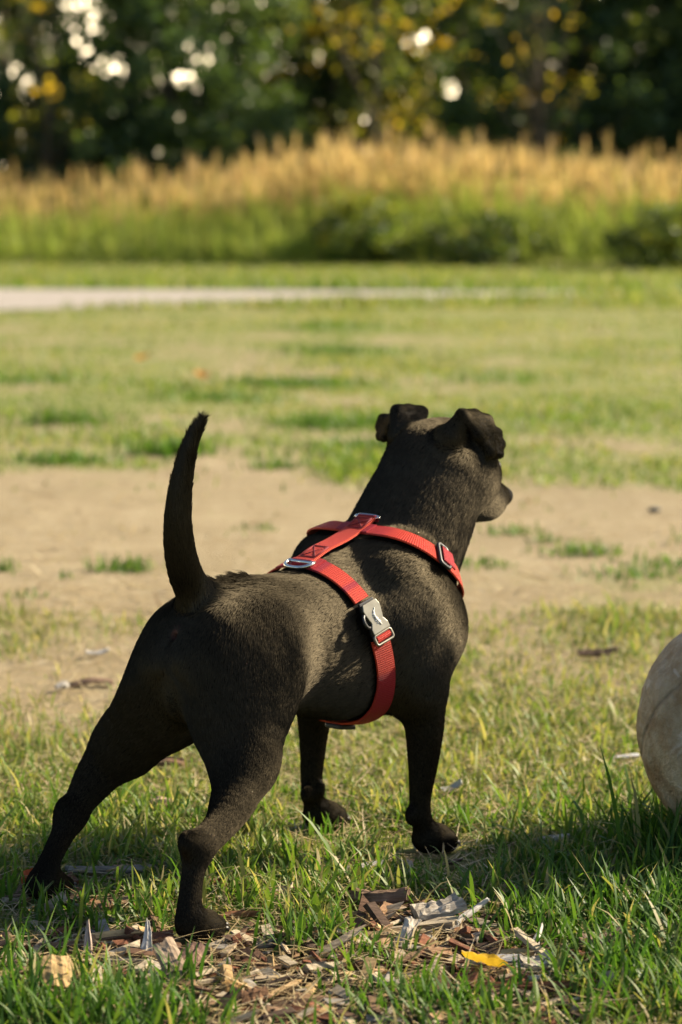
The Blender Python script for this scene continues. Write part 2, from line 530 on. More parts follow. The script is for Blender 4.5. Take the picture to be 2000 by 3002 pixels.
# which volume each vertex belongs to -> fur flow, fur length, skin zones
def zones(P):
    wsum = np.zeros(len(P)); flow = np.zeros((len(P), 3)); fl = np.zeros(len(P))
    zn = {}
    for (nm, fn, lo, hi, k, op, fw, ln) in PR:
        if op != 'u': continue
        near = np.all((P > lo - .03) & (P < hi + .03), 1)
        if not near.any(): continue
        d = fn(P[near].astype(np.float32))
        w = np.exp(-np.maximum(d, 0) / 0.006) * np.where(d < .03, 1, 0)
        wsum[near] += w; flow[near] += w[:, None] * fw; fl[near] += w * ln
        if nm not in zn: zn[nm] = np.zeros(len(P))
        zn[nm][near] += w
    fl /= np.maximum(wsum, 1e-6)
    for k_ in zn: zn[k_] /= np.maximum(wsum, 1e-6)
    return flow, fl, zn

d_flow, d_fl, d_zone = zones(DV)
DN = grad(DV, FIELD)
Z_ = lambda n: d_zone.get(n, np.zeros(len(DV)))
nose_w = np.clip(Z_('nose') * 1.6, 0, 1) * (DV[:, 0] > .454)
pink_w = np.clip(Z_('vent') * 1.5, 0, 1) * (np.exp(-((DV[:, 0] + .110) ** 2 + DV[:, 1] ** 2 + (DV[:, 2] - .295) ** 2) / .008 ** 2))
pale_w = np.clip(np.exp(-(((DV[:, 0] - .442) / .014) ** 2 + (DV[:, 1] / .010) ** 2 + ((DV[:, 2] - .424) / .012) ** 2)), 0, 1) * .6

# materials
n = NT("dog_skin")
tc = n.n("TexCoord").outputs["Object"]
c = n.ramp(n.noise(tc, 60, 3), [(.3, (.004, .0034, .0026)), (.7, (.008, .0065, .0048))])
c = n.mix(n.attr("nose"), c, (.012, .011, .011))
c = n.mix(n.attr("pink"), c, (.11, .055, .045))
MAT_SKIN = n.end(n.pbsdf(c, .75, spec=.04, bump=n.bump(n.noise(tc, 900, 2), .25, .001)))

n = NT("dog_fur")
hi = n.n("HairInfo")
tint = n.attr("tint")
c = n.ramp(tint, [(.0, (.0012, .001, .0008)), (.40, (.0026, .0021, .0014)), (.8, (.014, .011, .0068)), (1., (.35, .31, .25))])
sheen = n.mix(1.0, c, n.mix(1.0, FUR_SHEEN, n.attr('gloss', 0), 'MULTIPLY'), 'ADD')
df = n.n("BsdfDiffuse"); n.t.links.new(c, df.inputs[0])
hr = n.n("BsdfHair", component='Reflection')
n.t.links.new(sheen, hr.inputs["Color"])
hr.inputs["RoughnessU"].default_value = .20; hr.inputs["RoughnessV"].default_value = .60
ad = n.n("AddShader"); n.t.links.new(df.outputs[0], ad.inputs[0]); n.t.links.new(hr.outputs[0], ad.inputs[1])
MAT_FUR = n.end(ad.outputs[0])

n = NT("dog_eye")
MAT_EYE = n.end(n.pbsdf((.010, .007, .005), .55, spec=.2))
n = NT("dog_claw")
MAT_CLAW = n.end(n.pbsdf((.03, .026, .022), .4))

def flipy(V):      # l (right positive) -> object y (left positive)
    W = np.array(V, float); W[:, 1] *= -1; return W

dog = mesh_np("dog", flipy(DV), DQ[:, ::-1].copy(), MAT_SKIN, None, True, {"nose": nose_w, "pink": pink_w})
dog.location = D_O
dog.rotation_euler = (0, 0, D_YAW)
lab(dog, "stocky black brown short-coated dog in a red harness, standing with its tail raised", "dog")

# eyes and claws
def ico(c, r, seg=14, rings=9, scale=(1, 1, 1)):
    V, Fc = [], []
    for i in range(rings + 1):
        th = math.pi * i / rings
        for j in range(seg):
            ph = 2 * math.pi * j / seg
            V.append((c[0] + r * scale[0] * math.sin(th) * math.cos(ph), c[1] + r * scale[1] * math.sin(th) * math.sin(ph), c[2] + r * scale[2] * math.cos(th)))
    for i in range(rings):
        for j in range(seg):
            Fc.append((i * seg + j, (i + 1) * seg + j, (i + 1) * seg + (j + 1) % seg, i * seg + (j + 1) % seg))
    return V, Fc
for y in (-1, 1):
    v, f = ico((.3960, -y * .0395, .4450), .0085)
    mesh_np("eye", v, f, MAT_EYE, dog)
for (s0, l0, k0) in ((.210, .088, (.0175, .006, .022, .032)), (.206, -.085, (.0175, .006, .022, .032)), (-.227, .134, (.016, .0055, .023, .033)), (-.232, -.100, (.016, .0055, .023, .033))):
    for dl, ds in ((-k0[0], k0[2]), (-k0[1], k0[3]), (k0[1], k0[3]), (k0[0], k0[2])):
        x, yy = s0 + ds + .010, -(l0 + dl)
        v, f = tube([(x, yy, .012), (x + .007, yy, .010), (x + .012, yy, .004)], [.0032, .0026, .0006], 7)
        mesh_np("claw", v, f, MAT_CLAW, dog)

# ------------------------------------------------------------------ the harness, laid on the body surface
n = NT("red_webbing")
sc = n.n("Attribute", attribute_name="sc").outputs["Vector"]
sx = n.n("SeparateXYZ"); n.t.links.new(sc, sx.inputs[0])
ribs = n.math('SINE', n.math('MULTIPLY', sx.outputs[0], 2 * math.pi / .0026))
ribs01 = n.math('MULTIPLY_ADD', ribs, .5); ribs01.node.inputs[2].default_value = .5
thr = n.math('SINE', n.math('MULTIPLY', sx.outputs[1], 95.0))
tco = n.n("TexCoord").outputs["Object"]
nz = n.noise(tco, 160, 3)
c = n.mix(ribs01, (.36, .015, .015), (.64, .066, .031))
c = n.mix(n.ramp(nz, [(.45, 0.0), (.8, .3)]), c, (.42, .018, .03))
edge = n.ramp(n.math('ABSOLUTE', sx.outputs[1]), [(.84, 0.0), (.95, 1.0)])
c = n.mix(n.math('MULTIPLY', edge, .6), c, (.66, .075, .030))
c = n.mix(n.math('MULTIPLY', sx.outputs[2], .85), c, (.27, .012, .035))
hgt = n.math('ADD', ribs01, n.math('MULTIPLY', thr, .25))
MAT_WEB = n.end(n.pbsdf(c, .62, spec=.2, bump=n.bump(hgt, .8, .0012)))
n = NT("steel_ring")
MAT_STEEL = n.end(n.pbsdf((.62, .61, .58), .22, 1.0))
n = NT("buckle_plate")
tco = n.n("TexCoord").outputs["Object"]
MAT_PLATE = n.end(n.pbsdf(n.ramp(n.noise(tco, 90, 3), [(.3, (.17, .16, .13)), (.7, (.22, .208, .17))]), .40, .85))
n = NT("black_plastic")
MAT_BLACK = n.end(n.pbsdf((.012, .012, .013), .42))
n = NT("emblem_paint")
MAT_EMB = n.end(n.pbsdf((.74, .72, .66), .5))
n = NT("stitch_thread")
MAT_STITCH = n.end(n.pbsdf((.20, .010, .022), .7))

def surf_ray(c, d, r0=.01, r1=.24):
    r = np.arange(r0, r1, .0008)
    v = trilin(CORE, np.array(c)[None] + np.array(d)[None] * r[:, None])
    i = int(np.argmax(v > 0)) if (v > 0).any() else len(r) - 1
    return np.array(c) + np.array(d) * r[max(i, 1)]

STRAPS = []      # (points, half width) for parting the fur
def ribbon(name, pts, nrm, wd, hw, th, parent, fold=None, mat=None, closed=False, u0=0.0):
    """flat webbing along pts (dog frame), with its normals and width directions"""
    pts, nrm, wd = (np.array(a, float) for a in (pts, nrm, wd))
    m = len(pts)
    hw = np.full(m, hw) if np.isscalar(hw) else np.array(hw)
    prof = [(-1, 0), (-.94, 1), (-.5, 1.06), (0, 1.08), (.5, 1.06), (.94, 1), (1, 0), (.5, -.1), (0, -.1), (-.5, -.1)]
    V, S = [], []
    u = u0
    for i in range(m):
        if i: u += np.linalg.norm(pts[i] - pts[i - 1])
        for a, b in prof:
            V.append(pts[i] + wd[i] * hw[i] * a + nrm[i] * th * b); S.append((u, a, fold(u) if fold else 0.0))
    k = len(prof); Fc = []
    for i in range(m if closed else m - 1):
        j = (i + 1) % m
        for q in range(k):
            Fc.append((i * k + q, i * k + (q + 1) % k, j * k + (q + 1) % k, j * k + q))
    if not closed:
        Fc.append(tuple(range(k))); Fc.append(tuple(range((m - 1) * k, m * k))[::-1])
    o = mesh_np(name, flipy(V), Fc, mat or MAT_WEB, parent, False, {"sc": np.array(S)})
    bm = bmesh.new(); bm.from_mesh(o.data); bmesh.ops.recalc_face_normals(bm, faces=bm.faces[:]); bm.to_mesh(o.data); bm.free()
    return o

def smooth_pts(a, it=3, closed=False):
    a = np.array(a, float)
    for _ in range(it):
        b = a.copy()
        if closed: b = (np.roll(a, 1, 0) + 2 * a + np.roll(a, -1, 0)) / 4
        else: b[1:-1] = (a[:-2] + 2 * a[1:-1] + a[2:]) / 4
        a = b
    return a

def lay(pts, off, wref, it=4, closed=False):
    """normals / width directions for a strap whose width follows wref"""
    P = smooth_pts(pts, it, closed)
    N = smooth_pts(grad(P, CORE), 3, closed); N /= np.linalg.norm(N, axis=1, keepdims=True)
    T = (np.roll(P, -1, 0) - np.roll(P, 1, 0)) if closed else np.gradient(P, axis=0)
    T /= np.linalg.norm(T, axis=1, keepdims=True)
    W = np.cross(N, T); W /= np.linalg.norm(W, axis=1, keepdims=True)
    s = np.sign((W * np.array(wref)).sum(1, keepdims=True)); s[s == 0] = 1
    W = W * s
    return P + N * off, N, W, T

hroot = empty("dog_harness")
hroot.location = dog.location; hroot.rotation_euler = dog.rotation_euler
lab(hroot, "red webbing harness with a metal buckle, worn by the black dog", "dog harness")

# girth loop: plane leaning forwards towards the belly
gc = np.array([.122, 0, .262]); g1 = np.array([-.30, 0, 1.0]); g1 /= np.linalg.norm(g1); g2 = np.array([0, 1.0, 0])
ths = np.linspace(0, 2 * math.pi, 161)[:-1]
gp = np.array([surf_ray(gc, g1 * math.cos(t) + g2 * math.sin(t)) for t in ths])
GP, GNm, GW, GT = lay(gp, .0045, (1, 0, .3), 5, True)
n_b0, n_b1 = 24, 38         # the buckle sits here on the right flank
idx_r = list(range(2, n_b0 + 1)); idx_low = list(range(n_b1 - 1, 80)); idx_l = list(range(80, 159))
HW_G = .0125
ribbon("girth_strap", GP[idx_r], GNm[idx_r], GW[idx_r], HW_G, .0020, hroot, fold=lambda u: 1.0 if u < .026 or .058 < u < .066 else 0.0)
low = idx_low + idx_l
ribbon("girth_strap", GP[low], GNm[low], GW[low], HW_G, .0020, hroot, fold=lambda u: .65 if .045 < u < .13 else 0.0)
STRAPS += [(GP, HW_G)]

# neck loop
nc = np.array([.258, 0, .330]); a1 = np.array([-1.45, 0, 1.0]); a1 /= np.linalg.norm(a1)
npt = np.array([surf_ray(nc, a1 * math.cos(t) + g2 * math.sin(t)) for t in ths])
NP_, NN_, NW_, NT_ = lay(npt, .0048, (1, 0, .6), 5, True)
HW_N = .0125
sl_i = 30
ir = list(range(3, 82)); il = list(range(80, 158))
hw_r = [HW_N * (0.72 + .28 * min(1, (i - 4) / 8)) for i in ir]
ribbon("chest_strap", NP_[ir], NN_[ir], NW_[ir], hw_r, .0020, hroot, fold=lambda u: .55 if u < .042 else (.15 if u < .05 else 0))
hw_l = [HW_N * (0.72 + .28 * min(1, (156 - i) / 8)) for i in il]
ribbon("chest_strap", NP_[il], NN_[il], NW_[il], hw_l, .0020, hroot, fold=lambda u: 0.0)
STRAPS += [(NP_, HW_N)]

# spine strap between the two rings
sb = np.linspace(.094, .207, 30)
zt = np.array([surf_ray((s_, 0, .28), (0, 0, 1))[2] for s_ in sb])
bp = np.stack([sb, np.zeros(30), zt], 1)
BP, BN, BW, BT = lay(bp, .0060, (0, 1, 0), 6)
BP[:, 2] += .0012
ribbon("back_strap", BP, BN, BW, .0150, .0022, hroot, fold=lambda u: 0.0)
STRAPS += [(BP, .015)]
# stitched box crosses at both ends of the spine strap
def stitch(segs, name="stitching"):
    mb = MB()
    for a, b in segs:
        v, f = tube([a, (np.array(a) + b) / 2, b], .00055, 5); mb.add(flipy(v), f)
    return mb.build(name, MAT_STITCH, bstrap)
bstrap = [o for o in hroot.children if o.name.startswith("back_strap")][0]
for i0, i1 in ((2, 8), (23, 28)):
    A0, A1 = BP[i0], BP[i1]; q = lambda P_, i, v: P_ + BW[i] * .0115 * v + BN[i] * .0027
    p00, p01, p10, p11 = q(A0, i0, -1), q(A0, i0, 1), q(A1, i1, -1), q(A1, i1, 1)
    stitch([(p00, p01), (p10, p11), (p00, p10), (p01, p11), (p00, p11), (p01, p10)])
# sewn-back loops of the spine strap (crimson underside showing at the rings)
for i0, dirn in ((0, -1), (29, 1)):
    c0, t0, n0, w0 = BP[i0], BT[i0] * dirn, BN[i0], BW[i0]
    arc = []
    for a in np.linspace(90, -90, 9):
        arc.append(c0 + t0 * .0045 * math.cos(math.radians(a)) + n0 * (.0032 * math.sin(math.radians(a)) - .0018))
    arc = np.array(arc)
    nn = np.array([t0 * math.cos(math.radians(a)) + n0 * math.sin(math.radians(a)) for a in np.linspace(90, -90, 9)])
    ribbon("strap_loop", arc, nn, np.repeat(w0[None], 9, 0), .0145, .0014, hroot, fold=lambda u: 1.0)

# D-ring lying on the rump side of the spine strap
def ring(name, ctr, t, w, nrm, half, depth, rad):
    pts = []
    for a in np.linspace(0, math.pi, 17):
        ca, sa = math.cos(a), math.sin(a)
        pts.append(ctr + w * half * np.sign(ca) * abs(ca) ** .7 + t * depth * sa ** .8 + nrm * .0012)
    for q in np.linspace(-1, 1, 7)[1:-1]:
        pts.append(ctr + w * half * q + nrm * .0004)
    v, f = tube(flipy(pts), rad, 10, closed=True)
    return mesh_np(name, v, f, MAT_STEEL, hroot)
ring("metal_ring", BP[0] - BT[0] * .003, -BT[0], BW[0], (BN[0] * .95 + BT[0] * .1), .0195, .0165, .0021)
ring("metal_ring", BP[29] - BT[29] * .001, BT[29], BW[29], BN[29] * .6, .0185, .0045, .0017)

# crimson sleeves where the neck straps wrap the front ring and the girth straps meet the D-ring
def sleeve(P_, N_, W_, T_, ids, hw, lift, fold=.9):
    ids = list(ids)
    ribbon("strap_sleeve", P_[ids] + N_[ids] * lift, N_[ids], W_[ids], hw, .0016, hroot, fold=lambda u: fold)
sleeve(NP_, NN_, NW_, NT_, range(3, 8), .0100, .0018)
sleeve(NP_, NN_, NW_, NT_, range(153, 158), .0100, .0018)
sleeve(GP, GNm, GW, GT, range(3, 7), .0128, .0014, .8)
sleeve(GP, GNm, GW, GT, range(150, 158), .0128, .0014, .8)

# black slider on the neck strap
def frame_of(P_, N_, W_, T_, i):
    return P_[i], T_[i], W_[i], N_[i]
def place(local, fr, lift=0.0, k=.92):
    c0, t, w, nn = fr
    local = [(p[0] * k, p[1] * k, p[2]) for p in local]
    return [c0 + t * p[0] + w * p[1] + nn * (p[2] + lift) for p in local]
def rounded_loop(hx, hy, r, nseg=5):
    out = []
    for cx_, cy_, a0 in ((hx - r, hy - r, 0), (-hx + r, hy - r, 90), (-hx + r, -hy + r, 180), (hx - r, -hy + r, 270)):
        for k in range(nseg + 1):
            a = math.radians(a0 + 90 * k / nseg)
            out.append((cx_ + r * math.cos(a), cy_ + r * math.sin(a)))
    return out
fr = frame_of(NP_, NN_, NW_, NT_, sl_i)
lp = rounded_loop(.0095, .0175, .005)
v, f = tube(flipy(place([(x, y, 0) for x, y in lp], fr, .0042)), .0024, 8, closed=True)
mbk = MB().add(v, f)
v, f = tube(flipy(place([(-.001, -.016, 0), (-.001, 0, .0006), (-.001, .016, 0)], fr, .0040)), .0020, 8); mbk.add(v, f)
mbk.build("slider", MAT_BLACK, hroot)
i0 = sl_i - 1
sleeve(NP_, NN_, NW_, NT_, range(sl_i - 1, sl_i + 5), .0120, .0058, .8)

# side-release buckle on the right flank
bi = (n_b0 + n_b1) // 2
fr = frame_of(GP, GNm, GW, GT, bi)
L_ = np.linalg.norm(GP[n_b0] - GP[n_b1])
def slab(outline, z0, z1, fr, name, mat, parent, bev=.0010, curve=0.0):
    bm = bmesh.new()
    zz = lambda x, z: z - curve * x * x
    vs = [bm.verts.new(tuple(flipy([np.array(place([(x, y, zz(x, z0))], fr)[0])])[0])) for x, y in outline]
    fc = bm.faces.new(vs)
    r = bmesh.ops.extrude_face_region(bm, geom=[fc])
    ev = [e for e in r['geom'] if isinstance(e, bmesh.types.BMVert)]
    nn = fr[3]; d = flipy([nn])[0] * (z1 - z0)
    bmesh.ops.translate(bm, verts=ev, vec=Vector(d))
    bmesh.ops.recalc_face_normals(bm, faces=bm.faces[:])
    bmesh.ops.bevel(bm, geom=bm.edges[:], offset=bev, segments=2, affect='EDGES', profile=.5)
    me = bpy.data.meshes.new(name); bm.to_mesh(me); bm.free()
    o = bpy.data.objects.new(name, me); COL.objects.link(o); me.materials.append(mat); o.parent = parent
    for p in me.polygons: p.use_smooth = False
    return o
hx = .0265
# x runs down the strap, y across it (towards the head = +)
buck = slab([(-hx, -.0125), (-hx, .0125), (-.010, .0150), (.004, .0120), (.012, .0150), (hx, .0145), (hx, -.0145), (.012, -.0150), (.004, -.0120), (-.010, -.0150)], .0005, .0042, fr, "buckle", MAT_BLACK, hroot)
slab([(-hx + .003, -.0120), (-hx + .003, .0120), (-.016, .0150), (-.010, .0140), (.002, .0108), (.009, .0148), (.0165, .0148), (.0165, -.0148), (.009, -.0148), (.002, -.0108), (-.010, -.0140), (-.016, -.0150)], .0044, .0082, fr, "face_plate", MAT_PLATE, buck, .0009)
lp = rounded_loop(.0062, .0150, .003)
v, f = tube(flipy(place([(x + .0240, y, 0) for x, y in lp], fr, .0055)), .0018, 8, closed=True)
mesh_np("slot_frame", v, f, MAT_PLATE, buck)
ribbon("slot_webbing", np.array(place([(.0185, 0, .004), (.021, 0, .0062), (.024, 0, .0064), (.0275, 0, .004)], fr)), np.repeat(fr[3][None], 4, 0), np.repeat(fr[2][None], 4, 0), .0115, .0012, buck, fold=lambda u: .2)
# black side loop
lp = [(-.003 + .0085 * math.cos(a), -.0140 - .0085 * math.sin(a) * .85) for a in np.linspace(-.3, math.pi + .3, 14)]
v, f = tube(flipy(place([(x, y, .0045 + .004 * math.sin(i / 13 * math.pi)) for i, (x, y) in enumerate(lp)], fr)), .0021, 8)
mesh_np("side_loop", v, f, MAT_BLACK, buck)
# small pale emblem: slender body with a curled tail and short spikes
mbe = MB()
def stroke(pts, r):
    v, f = tube(flipy(place([(x, y, 0) for x, y in pts], fr, .0083)), r, 6); mbe.add(v, f)
curl = [(-.0135 + .0022 * math.cos(a) * 1.0, .0005 + .0024 * math.sin(a)) for a in np.linspace(1.9, -2.2, 9)]
stroke([(-.0145, .0030)] + curl[1:5] + [(-.0108, .0000), (-.006, -.0014), (-.001, -.0010), (.004, .0012), (.0085, .0030)], [.0006, .0008, .0008, .0009, .0009, .0010, .0013, .0015, .0013, .0010, .0004][:11])
for a, b in (((-.0085, -.0010), (-.0070, -.0050)), ((-.0058, -.0014), (-.0040, -.0052)), ((-.0005, -.0010), (.0022, -.0050)), ((.0025, .0004), (.0055, -.0035)), ((-.0025, -.0008), (.0005, .0026)), ((.0015, .0003), (.0050, .0042))):
    stroke([a, ((a[0] + b[0]) / 2, (a[1] + b[1]) / 2 + .0003), b], [.0009, .0008, .0003])
mbe.build("emblem", MAT_EMB, buck)
# black keeper under the chest
ki = 79
fr2 = frame_of(GP, GNm, GW, GT, ki)
kp = slab([(-.014, -.015), (-.014, .015), (.014, .015), (.014, -.015)], .0015, .0075, fr2, "keeper", MAT_BLACK, hroot, .002)
# strap running forwards under the chest between the two loops
us = np.linspace(0, 1, 22)
c0, c1 = GP[80], NP_[80]
up = []
for q in us:
    s_ = c0[0] + (c1[0] - c0[0]) * q
    d = np.array([q * .8, 0, -1.0]); d /= np.linalg.norm(d)
    up.append(surf_ray((.16 + .08 * q, 0, .262), d))
UP, UN, UW, UT = lay(up, .0045, (0, 1, 0), 5)
ribbon("belly_strap", UP, UN, UW, .0120, .0020, hroot)
STRAPS += [(UP, .012)]
ALLS = np.concatenate([p for p, h in STRAPS])
def clear_of_straps(P):
    ok = np.ones(len(P), bool)
    for pts, h in STRAPS:
        lo, hi_ = pts.min(0) - .03, pts.max(0) + .03
        m = np.where(np.all((P > lo) & (P < hi_), 1))[0]
        for ch in np.array_split(m, max(1, len(m) // 20000)):
            if len(ch) == 0: continue
            d2 = ((P[ch][:, None, :] - pts[None]) ** 2).sum(-1).min(1)
            ok[ch] &= d2 > (h * .93) ** 2
    d2 = ((P - (GP[bi])) ** 2).sum(1)
    return ok & (d2 > .018 ** 2)
# fur: short strands combed along the body
def make_fur(count, seed=3):
    r = np.random.default_rng(seed)
    T = np.concatenate([DQ[:, [0, 1, 2]], DQ[:, [0, 2, 3]]])
    A, B, C_ = DV[T[:, 0]], DV[T[:, 1]], DV[T[:, 2]]
    ar = np.linalg.norm(np.cross(B - A, C_ - A), axis=1)
    ar = ar / np.clip(d_fl[T[:, 0]], .003, .012) ** .7        # shorter coat grows denser
    t = r.choice(len(T), count, p=ar / ar.sum())
    u, v = r.random(count), r.random(count)
    sw = u + v > 1; u[sw], v[sw] = 1 - u[sw], 1 - v[sw]
    w = np.stack([1 - u - v, u, v], 1)[..., None]
    gather = lambda X: (X[T[t]] * (w if X.ndim == 2 else w[..., 0])).sum(1)
    P = gather(DV); N = gather(DN); N /= np.linalg.norm(N, axis=1, keepdims=True)
    FLW = gather(d_flow); L = gather(d_fl)
    keep = clear_of_straps(P) & (gather(nose_w) < .4) & (gather(pink_w) < .35) & (P[:, 2] > .004)
    # spread the coat away from the spine: small sideways component on the trunk
    FLW = FLW / np.maximum(np.linalg.norm(FLW, axis=1, keepdims=True), 1e-6)
    tang = FLW - N * (FLW * N).sum(1, keepdims=True)
    bad = np.linalg.norm(tang, axis=1) < .05
    tang[bad] = r.normal(size=(bad.sum(), 3)) * .1
    tang /= np.linalg.norm(tang, axis=1, keepdims=True)
    # clump-like waviness of the lay
    q = P * 55.0
    wob = np.stack([fbm(q[:, 0] + q[:, 2] * .7, q[:, 1] * 1.3 + q[:, 2], 11, 3), fbm(q[:, 0] - q[:, 2] * .7, q[:, 1] + 31.0, 23, 3)], 1) - .5
    side = np.cross(N, tang)
    q2 = P * 260.0
    wob2 = fbm(q2[:, 0] + q2[:, 2] * .6, q2[:, 1] + q2[:, 2] * .8, 5, 2) - .5
    tang = tang + side * (wob[:, :1] * .40 + wob2[:, None] * .22 + r.normal(0, .10, (count, 1)))
    tang /= np.linalg.norm(tang, axis=1, keepdims=True)
    L = L * 1.12 * r.uniform(.7, 1.15, count) * (0.85 + .3 * wob[:, 1])
    lift = .24 + .08 * wob2 + r.normal(0, .05, count)
    # raised, ruffled patch in front of the tail
    ruf = np.exp(-(((P[:, 0] + .020) / .036) ** 2 + (P[:, 1] / .03) ** 2)) * (P[:, 2] > .305) * (P[:, 0] > -.066)
    rufn = np.clip(fbm(P[:, 0] * 60, P[:, 1] * 140, 77, 2) * 2 - .6, 0, 1)
    lift = lift + ruf * rufn * 1.2
    L = L * (1 + ruf * (.5 + .8 * rufn))
    lift = np.clip(lift, .18, 1.3)[:, None]
    d0 = tang * np.cos(lift) + N * np.sin(lift)
    l2 = lift * .25
    d1 = tang * np.cos(l2) + N * np.sin(l2)
    Lc = L[:, None]
    p0 = P - N * .0003
    p1 = p0 + d0 * Lc * .34
    p2 = p1 + (d0 + d1) * .5 * Lc * .33
    p3 = p2 + d1 * Lc * .33
    keep &= np.isfinite(p3).all(1) & (np.linalg.norm(N, axis=1) > .9)
    pts = np.stack([p0, p1, p2, p3], 1)[keep]
    pale = gather(pale_w)[keep]
    tint = np.clip(.40 + .3 * wob[keep, 0] + r.normal(0, .18, keep.sum()), 0, .8)
    tint = np.clip(tint - .5 * ruf[keep], 0, 1)
    tint = np.where((r.random(len(pale)) < pale) & (pale > .08), 1.0, tint)
    pts[..., 1] *= -1
    n_ = len(pts)
    cu = bpy.data.hair_curves.new("fur")
    cu.add_curves([4] * n_)
    cu.attributes["position"].data.foreach_set("vector", pts.astype(np.float32).ravel())
    ra = cu.attributes.get("radius") or cu.attributes.new("radius", 'FLOAT', 'POINT')
    rad = np.tile(np.array([.00025, .00024, .00018, .00004], np.float32), n_)
    ra.data.foreach_set("value", rad)
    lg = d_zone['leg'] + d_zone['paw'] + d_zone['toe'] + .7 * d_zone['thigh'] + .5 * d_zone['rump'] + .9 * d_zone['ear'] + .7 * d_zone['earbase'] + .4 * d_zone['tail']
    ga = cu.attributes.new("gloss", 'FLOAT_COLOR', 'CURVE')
    gl = (1.12 - .75 * np.clip(gather(lg)[keep], 0, 1)) * (1 - .62 * np.clip(1.3 * ruf[keep], 0, 1))      # shade put into the coat: sheen lowered on legs, thighs, rump and ears
    ga.data.foreach_set("color", np.repeat(np.stack([gl, gl, gl, gl * 0 + 1], 1), 1, 0).astype(np.float32).ravel())
    ta = cu.attributes.new("tint", 'FLOAT', 'CURVE')
    ta.data.foreach_set("value", tint.astype(np.float32))
    cu.materials.append(MAT_FUR)
    o = bpy.data.objects.new("fur", cu)
    COL.objects.link(o)
    o.parent = dog
    return o
make_fur(FUR_N)
